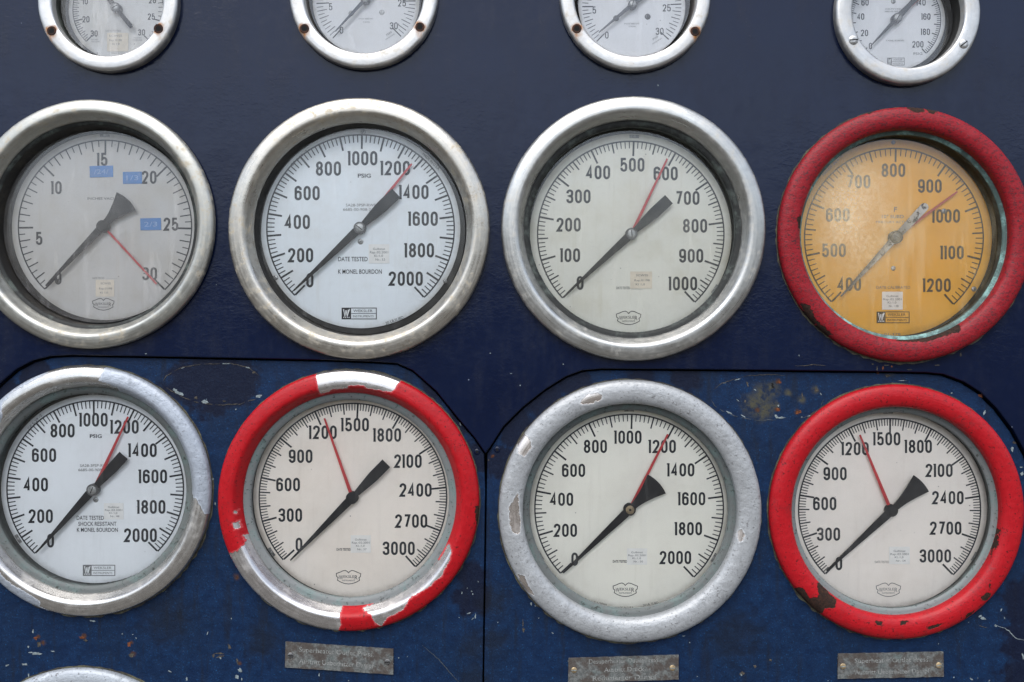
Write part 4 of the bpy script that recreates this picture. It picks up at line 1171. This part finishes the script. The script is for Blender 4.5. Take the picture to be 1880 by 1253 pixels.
# ---- G8
g, r = gauge('G8', 'gauge reading to 3000 with bright red rim, chipped to brown rust at lower left', 'pressure gauge', LOW)
b = big_bezel(r, g, m_worn_bezel('bright_red_bezel_paint', (.28, .005, .009), paint_rough=.36, speck=.95, lumps=.24, seed=8), 'roll')
set_wear(b, g, rust=[[(1458, 1082), (1473, 1079), (1481, 1090), (1487, 1099), (1503, 1095), (1500, 1072), (1508, 1072), (1520, 1086), (1536, 1102), (1532, 1116), (1515, 1116), (1508, 1131), (1483, 1116), (1466, 1100)],
                     [(1832, 962), (1841, 977), (1836, 992), (1834, 1006), (1828, 1014), (1822, 1027), (1815, 1022), (1824, 1000), (1830, 980)], [(1800, 1096), (1811, 1087), (1820, 1091), (1812, 1103), (1802, 1103)], [(1775, 1128), (1790, 1120), (1786, 1128), (1772, 1138)], [(1606, 1140), (1622, 1141), (1620, 1147), (1608, 1147)], [(1650, 1142), (1668, 1139), (1668, 1144), (1652, 1148)], [(1816, 1066), (1818, 1066), (1817, 1088), (1815, 1088)], [(1700, 1152), (1735, 1142), (1722, 1150), (1705, 1157)]])
ring_wall(r, g, RING_GREY, 10, WALL_MID, -7)
d = dial_disc(g, m_dial('pinkish_white_dial', (.88, .81, .735), .17, 8, (.55, .46, .38), g=g), r)
marks(g, 0, 3000, [(300, 27, 3.3), (100, 20, 2.4), (20, 13, 1.7)], r, parent=d)
numerals(g, [('0', 1540, 1035), ('300', 1521, 981), ('600', 1514, 925), ('900', 1533, 870), ('1200', 1570, 824), ('1500', 1628, 806), ('1800', 1686, 820), ('2100', 1724, 864), ('2400', 1740, 914), ('2700', 1736, 970), ('3000', 1717, 1021)], 24.5, d)
lettering(g, [('DATE TESTED', 1619, 1032, 26, 4.2, 0, 0), ('DS-1/3000', 1586, 1109, 26, 3.4, -12, 0), ('MADE IN U.S.A.', 1630, 1115, 30, 3, 0, 0)], d, INK_SOFT)
shield(g, 1631, 1083, d, INK_SOFT)
sticker(g, 1632, 1004, 1670, 1036, std_lines('54'), d)
dial_clip(g, 91, d, 179); dial_clip(g, -29, d, 178)
set_hand(g, 112.4, 149, r, 6.2, 3.2)
pointer_mesh(g, 222.8, 162, 'fan', BLACK, r, tail=76, tw=15.5, hub='black')
glass(g, m_glass('clear_glass', .025, None, (.62, .62, .6), 8), r, 8)

# ---- G9 (only the crown of its rim rises into view)
g, r = gauge('G9', 'gauge cut off at the bottom left corner, only its silver rim showing', 'pressure gauge', LOW)
b = big_bezel(r, g, m_worn_bezel('scratched_silver_bezel_paint', (.27, .29, .31), tint=(.6, .6, .58), flake_metal=.35, paint_rough=.48, speck=.8, lumps=.35, seed=9), 'cone')
set_wear(b, g, bare=[[(70, 1252), (85, 1240), (80, 1246)]])
ring_wall(r, g, RING_GREY_B, 12, WALL_MID, -7)
d = dial_disc(g, m_dial('white_dial', (.72, .72, .70), .15, 9, g=g), r)
marks(g, 0, 2000, [(200, 27, 3.3), (100, 21, 2.6), (20, 13, 1.8)], r, parent=d)
nl = []
for i in range(11):
    a = radians(225 - 27 * i); nl.append((str(200 * i), 160 + 122 * cos(a), 1445 - 122 * sin(a)))
numerals(g, nl, 24.5, d)
pointer_mesh(g, 225, 160, 'bar', BLACK, r, tail=88, tw=20, hub='black')
glass(g, m_glass('clear_glass', .02, None, (.62, .62, .6), 9), r, 10)

# ---- small gauges of the top row
def flange(root, g, mat, screws, kind):
    ro, ri = g['ro'], g['ri']
    prof = [(ro - 1, -2), (ro, 2), (ro + .2, 9), (ro - .4, 13), (ro - 2.0, 16.5), (ro - 4.5, 17.9), (ro - 7, 18.3), (ri + 5, 18.3), (ri + 2.6, 17.6), (ri + 1.0, 15.6), (ri + .3, 12), (ri, 7), (ri, 2)]
    mb = MB(); mb.lathe(prof, 480)
    b = mb.build('bezel', mat, root)
    set_wear(b, g, runs=[(x, y, 8.5) for x, y in screws] if kind == 'rusty' else [(0, 0, .1)])
    pts = list(screws)
    pos = []
    for x, y in pts:
        u, v = unproj(x, y, 18); pos.append((u - g['at'][0], v - g['at'][1]))
    rm = (ro + ri) / 2
    pos.append((0.0, rm))
    for k, (u, v) in enumerate(pos):
        s = MB(); R = 8.3
        if kind == 'rusty':
            s.lathe([(R + .4, 18.2), (R, 18.9), (R - 1.6, 18.75), (R - 3.2, 18.55)], 28, (u, v), 0)
            s.disc((u, v), R - 3.2, 18.55, 1, 20)
            s.poly([(u - 3.2, v - .7), (u + 3.2, v - .7), (u + 3.2, v + .7), (u - 3.2, v + .7)], 18.7, 1)
        else:
            s.lathe([(R + .5, 18.2), (R, 19.2), (R - 1.5, 20.0), (R - 4, 20.6)], 28, (u, v), 0)
            s.disc((u, v), R - 4, 20.6, 0, 20)
            t = radians((4, 38, 70)[k])
            s.prism([(u + x * cos(t) - y * sin(t), v + x * sin(t) + y * cos(t)) for x, y in ((-7.2, -1), (7.2, -1), (7.2, 1), (-7.2, 1))], 19.0, 20.75, 1)
        s.build('bezel_screw', [RUSTY if kind == 'rusty' else STEEL, SLOT], root)
    return b
def small_wall(root, g, wall_mat):
    ri, d = g['ri'], g['d']; rw = max(g['Rd'] * g['kd'] + 6, ri * .96)
    mb = MB(); mb.lathe([(ri + .3, 3), (ri - .5, 0), ((ri * .985 + rw * .015), -d * .3), (rw, -d - 3)], 160, (0, 0), 0)
    mb.build('seal_ring', wall_mat, root)
    cb = MB(); cb.disc((0, 0), rw + 6, -d - 4, 0, 72); cb.build('case_back', CASE, root)

WALL_BROWN = m_patina('brown_grey_case_wall', (.085, .075, .068), (.10, .10, .09), .3, 11, .4)
def arc_labels(lo, hi, step, g, rx, ry, a0, a1):
    out = []
    n = int(round((hi - lo) / step))
    for i in range(n + 1):
        a = radians(a0 + (a1 - a0) * i / n)
        out.append((lo + i * step, g['p'][0] + rx * cos(a), g['p'][1] - ry * sin(a)))
    return out

# T1
g, r = gauge('T1', 'small gauge with stubby pointer tail pointing down right, above the dusty vacuum gauge', 'pressure gauge', TOP)
flange(r, g, m_flange('pale_worn_flange', 21), [(95, 57), (291, 53)], 'rusty')
small_wall(r, g, RING_DARK)
d = dial_disc(g, m_dial('grey_white_dial', (.68, .675, .66), .3, 11, g=g), r)
marks(g, -30, 0, [(10, 16, 2.0), (2, 11, 1.2), (1, 8, 1)], r, parent=d, a0=225, a1=135, arc_w=1.4)
marks(g, 0, 30, [(5, 15, 2.0), (1, 9, 1.1)], r, parent=d, a0=135, a1=-45, arc_w=1.4)
numerals(g, [('30', 173, 62), ('20', 158, 36), ('10', 157, 3), ('0', 178, -25), ('5', 206, -42), ('10', 240, -40), ('15', 266, -22), ('20', 280, 1), ('25', 278, 31), ('30', 260, 60)], 11.5, d, INK, .15)
lettering(g, [('DATE TESTED', 208, 57, 28, 3, 0, 0), ('INCHES', 174, 73, 13, 2.2, 0, 0), ('VACUUM', 175, 77, 15, 2.2, 0, 0), ('POUNDS', 253, 70, 14, 2.2, 0, 0), ('PRESSURE', 252, 74, 17, 2.2, 0, 0), ('MADE IN U.S.A.', 218, 98, 26, 2.2, 0, 0)], d, INK_SOFT)
sticker(g, 197, 61, 236, 95, [('SCWSS', .40, .16, .62), ('Rep. 01/98', .40, .40, .58), ('Kl 1,0', .42, .60, .34)], d, PAPER_TAN)
pointer_mesh(g, 129, 70, 'rod', BLACK, r, tail=47, tw=8, hub='grey', base_w=9, hubr=9, tip_w=2)
glass(g, m_glass('dusty_glass', .12, None, (.58, .57, .55), 11), r)

# T2
g, r = gauge('T2', 'small gauge with pointer resting at zero, above the white gauge reading to 2000', 'pressure gauge', TOP)
flange(r, g, m_flange('pale_worn_flange', 22), [(559, 53), (771, 50)], 'rusty')
small_wall(r, g, WALL_BROWN)
d = dial_disc(g, m_dial('pale_grey_dial', (.76, .76, .765), .15, 12, g=g), r)
marks(g, 0, 30, [(5, 23, 1.9), (1, 18, 1.3), (.5, 12, 1.1)], r, parent=d, arc=False)
lab = arc_labels(0, 30, 5, g, 64, 60, 225, -43)
numerals(g, [('0', 627, 56), ('5', 607, 13)] + [(str(v), x, y) for v, x, y in lab[2:5]] + [('25', 738, 6), ('30', 723, 48)], 13, d, INK, .13)
lettering(g, [('SHOCK RESISTANT', 672, 35, 27, 2.4, 0, 0), ('K MONEL', 673, 41, 13, 2.4, 0, 0), ('PSIG', 714, 62, 11, 3.4, 35, 0), ('GAUGE RANGE', 716, 68, 20, 2.2, 32, 0)], d, INK_SOFT)
dial_screw(g, 645, 25, 5, d, STEEL); dial_screw(g, 701, 23, 5, d, STEEL)
pointer_mesh(g, 227, 80, 'bar', m_plain('grey_blue_pointer_paint', (.05, .06, .075), .5), r, tail=42, tw=9, hub='grey', base_w=6, hubr=8, tip_w=1.6)
glass(g, m_glass('dusty_glass', .06, None, (.62, .63, .64), 12), r)

# T3
g, r = gauge('T3', 'small gauge with pointer just above zero, above the cream gauge reading to 1000', 'pressure gauge', TOP)
flange(r, g, m_flange('pale_worn_flange', 23), [(1059, 53), (1276, 58)], 'rusty')
small_wall(r, g, WALL_BROWN)
d = dial_disc(g, m_dial('pale_grey_dial', (.78, .78, .79), .12, 13, g=g), r)
marks(g, 0, 30, [(5, 20, 1.9), (1, 16, 1.3), (.5, 11, 1.1)], r, parent=d, arc=False)
lab = arc_labels(0, 30, 5, g, 64, 60, 225, -42)
numerals(g, [('0', 1114, 65), ('5', 1091, 19)] + [(str(v), x, y) for v, x, y in lab[2:5]] + [('25', 1224, 15), ('30', 1211, 58)], 13, d, INK, .13)
lettering(g, [('SHOCK RESISTANT', 1160, 44, 28, 2.6, 0, 0), ('K MONEL', 1161, 49, 13, 2.4, 0, 0), ('PSIG', 1203, 70, 11, 3.6, 35, 0), ('GAUGE RANGE', 1206, 76, 20, 2.2, 32, 0), ('BOURDON', 1158, 2, 15, 2.4, 0, 0)], d, INK_SOFT)
dial_screw(g, 1131, 34, 5.5, d, DARKSTEEL); dial_screw(g, 1189, 31, 5.5, d, DARKSTEEL)
pointer_mesh(g, 220, 80, 'bar', m_plain('grey_black_pointer_paint', (.04, .045, .055), .5), r, tail=42, tw=9, hub='grey', base_w=7, hubr=8, tip_w=1.6)
glass(g, m_glass('dusty_glass', .06, None, (.62, .63, .64), 13), r)

# T4
g, r = gauge('T4', 'small gauge reading to 200 with slotted bright screws, above the yellow temperature gauge', 'pressure gauge', TOP)
flange(r, g, m_flange('clean_brushed_flange', 24), [(1567, 74), (1769, 81)], 'bright')
small_wall(r, g, CASE)
d = dial_disc(g, m_dial('pale_grey_dial', (.78, .78, .79), .08, 14, g=g), r)
marks(g, 0, 200, [(10, 12, 1.7), (2, 7, 1.0)], r, parent=d, arc_w=1.3)
numerals(g, [('0', 1598, 85), ('20', 1587, 61), ('40', 1580, 31), ('60', 1588, 5), ('80', 1612, -18), ('100', 1643, -28), ('120', 1674, -18), ('140', 1691, 5), ('160', 1700, 31), ('180', 1699, 59), ('200', 1685, 82)], 11.8, d, INK, .14)
lettering(g, [('PSIG', 1685, 99, 16, 4.6, 0, 0), ('K MONEL BOURDON', 1643, 75, 33, 2.6, 0, 0), ('SA28-3PSP-RWBX', 1640, 17, 30, 2.4, 0, 0), ('6685-00-908-21', 1639, 21.5, 30, 2.4, 0, 0)], d, INK_SOFT)
boxlogo(g, 1629, 107, 1660, 120, d, INK_SOFT)
dial_screw(g, 1640, 3, 4.5, d, STEEL)
set_hand(g, 41, 76, r, 3.8, 2.4)
pointer_mesh(g, 226.5, 70, 'bar', m_plain('charcoal_pointer_paint', (.035, .037, .042), .5), r, tail=50, tw=10.5, hub='grey', base_w=7, hubr=9, tip_w=1.6)
glass(g, m_glass('dusty_glass', .045, None, (.62, .62, .63), 14), r)

# ------------------------------------------------------------------ nameplates
def nameplate(corners, label, lines, screws, slotted):
    w = DOOR_W
    P = [unproj(x, y, w + 3) for x, y in corners]
    c = (sum(p[0] for p in P) / 4, sum(p[1] for p in P) / 4)
    o = bpy.data.objects.new('nameplate', None); C.objects.link(o)
    o.location = (c[0] * S, -w * S, c[1] * S); o.rotation_euler = (pi / 2, 0, 0); o.empty_display_size = .02
    o['label'] = label; o['category'] = 'nameplate'; o['group'] = 'nameplates under the lower gauges'
    Q = [(p[0] - c[0], p[1] - c[1]) for p in P]
    Q = ccw(Q)
    edge = []
    for i in range(4):
        a, b = Q[i], Q[(i + 1) % 4]; m = 24 if i % 2 == 0 or True else 8
        for k in range(m):
            t = k / m; j = random.uniform(-.45, .45) if k else 0
            edge.append((a[0] + (b[0] - a[0]) * t + j * .5, a[1] + (b[1] - a[1]) * t + j))
    mb = MB(); mb.prism(edge, -.5, 3.0)
    mb.build('plate', PLATE, o)
    tl, tr = P[0], P[1]
    rot = atan2(tr[1] - tl[1], tr[0] - tl[0])
    lt = MB()
    for s, x, y, wd, hh in lines:
        u, v = unproj(x, y, w + 3)
        text(lt, s, u - c[0], v - c[1], wd, hh, 3.35, rot, 0, .004)
    lt.build('engraving', PLATE_TEXT, o)
    for x, y in screws:
        u, v = unproj(x, y, w + 4); s = MB()
        q = (u - c[0], v - c[1])
        s.dome(q, 5.4, 2.8, 1.8, 0)
        t = radians(random.uniform(-5, 12))
        s.poly([(q[0] + a * cos(t) - b_ * sin(t), q[1] + a * sin(t) + b_ * cos(t)) for a, b_ in ((-4.6, -.7), (4.6, -.7), (4.6, .7), (-4.6, .7))], 4.75, 1)
        s.build('screw', [BRASS if slotted else DARKSTEEL, CHIP if slotted else SLOT], o)
    return o
nameplate([(524, 1179), (722, 1192), (722, 1239), (523, 1226)], 'tilted grey nameplate under the peeling red and bare metal gauge', [('Superheater Outlet Press.', 618, 1197, 138, 9), ('Austritt Ueberhitzer Dampf', 618, 1218, 138, 9)], [(533, 1204), (711, 1216)], False)
nameplate([(1044, 1209), (1246, 1203), (1246, 1248), (1043, 1255)], 'three line nameplate under the silver rimmed gauge', [('Desuperheater Outlet Press.', 1146, 1213, 130, 8.5), ('Austritt Druck', 1146, 1229, 74, 8.5), ('Reduzierter Dampf', 1147, 1244, 118, 8.5)], [(1054, 1231), (1235, 1227)], True)
nameplate([(1539, 1201), (1732, 1197), (1733, 1243), (1538, 1247)], 'nameplate greened at its ends, under the bright red gauge', [('Superheater Outlet Press.', 1638, 1212, 138, 8.5), ('Austritt Ueberhitzer Dampf', 1638, 1233, 138, 8.5)], [(1548, 1224), (1724, 1222)], True)

finish_dials()
